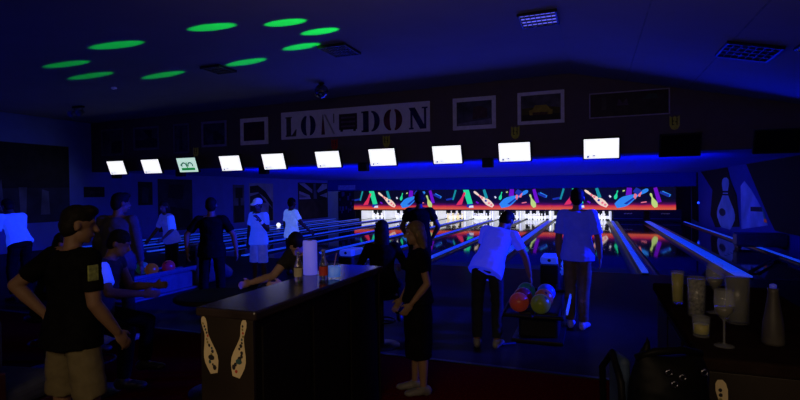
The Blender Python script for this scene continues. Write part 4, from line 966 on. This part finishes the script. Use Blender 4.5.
# 15 seated dark person left
stool((-5.0, 3.3, 0), 0, 'black stool behind the grey bench, left one', .55)
person('dark seated person behind the elbow of the foreground man', (-5.0, 3.3), -55, 1.62, sk_d, ('short', h_bl), ('top', c_blk, 1.6, -.06), ('trousers', c_blk, 1.95), s_b,
       dict(zpel=.63, lean=14, head=(0, 15), legL=((-.25, .95, -.15), (0, -.1, -1), 0), legR=((.25, .95, -.15), (0, -.1, -1), 0), R=((.3, .35, -.85), (-.2, .9, -.1)), L=((-.3, .35, -.85), (.2, .9, -.1))), .011)

# ------------------------------------------------------------------ lights
def area(name, loc, size, target, power, col, spread=180):
    l = bpy.data.lights.new(name, 'AREA'); l.shape = 'RECTANGLE'; l.size, l.size_y = size; l.energy = power; l.color = col; l.spread = R(spread)
    o = bpy.data.objects.new(name, l); COL.objects.link(o); o.location = loc
    d = (V(target)-V(loc)).normalized(); zb = -d; xa = V((1, 0, 0)); ya = zb.cross(xa).normalized(); xa = ya.cross(zb)
    o.rotation_euler = M((xa, ya, zb)).transposed().to_euler(); return o
area('blacklight_lanes', (-4.3, 13.3, 2.0), (14., .15), (-4.3, 24, 2.6), 330, UV, 95)
area('fill_lanes_up', (-4.6, 20.5, 1.95), (15., 13.), (-4.6, 20.6, 4.), 150, UV)  # added blue fill below the lane ceiling, no fixture there
area('fill_soffit', (-5.7, 24.0, 2.5), (19., .15), (-5.7, 28.5, 1.9), 20, UV)  # added blue fill aimed at the soffit
area('blacklight_approach', (-5.5, 12.05, 2.35), (19., .12), (-5.5, 8.6, 0.), 40, UV)
area('blacklight_right', (5.2, 8.0, 2.9), (1.0, .3), (-4.0, 6.1, .75), 270, UV, 40)
area('fill_ceiling_blue', (-1.5, 12.3, 2.95), (11., .12), (-1.5, 8.3, 4.4), 32, UV, 80)  # added fill for the blue bounce on the hall ceiling
area('bar_glow', (-.7, -1.0, 2.4), (3., .6), (-1.5, 2.6, .5), 15.0, WARM, 110)
area('fill_ceiling_warm', (-.8, 3.6, 3.1), (6., 3.), (-.8, 4.2, 4.4), 13.0, (1., .74, .76))  # added warm fill floating under the hall ceiling, facing up
SRC = V((3.2, 7.35, 1.3))
SP = [(-9.75, 6.95, 4.335, 1.33), (-10.2, 7.8, 4.33, 1.5), (-7.8, 6.48, 4.36, 1.24), (-8.8, 8.44, 4.35, 1.4), (-5.67, 6.45, 4.39, .92), (-6.52, 8.38, 4.38, 1.1), (-4.5, 6.77, 4.405, .76), (-4.96, 7.96, 4.4, .84), (-4.23, 7.37, 4.41, .73)]
for x, y, z, L in SP:
    l = bpy.data.lights.new('disco_beam', 'SPOT'); l.color = (.005, 1., .06); l.energy = 17500; l.shadow_soft_size = .01; l.spot_blend = .3
    v = V((x, y, z))-SRC; e = math.asin(v.normalized().z); l.spot_size = 2*math.atan(L/2*math.sin(e)/v.length)*1.06
    o = bpy.data.objects.new('disco_beam', l); COL.objects.link(o); o.location = SRC; o.rotation_euler = v.to_track_quat('-Z', 'Y').to_euler()
w = bpy.data.worlds.new('World'); sc.world = w; w.use_nodes = True
w.node_tree.nodes['Background'].inputs[0].default_value = (.02, .03, .12, 1); w.node_tree.nodes['Background'].inputs[1].default_value = .02

# ------------------------------------------------------------------ camera
cam = bpy.data.cameras.new('Camera'); co = bpy.data.objects.new('Camera', cam); COL.objects.link(co)
cam.sensor_width = 36; cam.lens = 36*499/800; cam.clip_start = .05; cam.clip_end = 200
RM = M(((.93324308, .00577145, .35919917), (.35904161, .01870008, -.9331342), (-.01210259, .99980848, .01537953)))
co.matrix_world = M.Translation((0, 0, 1.7)) @ RM.to_4x4()
sc.camera = co
sc.view_settings.view_transform = 'Standard'
sc.view_settings.look = 'None'
bpy.data.scenes.remove(SCR)
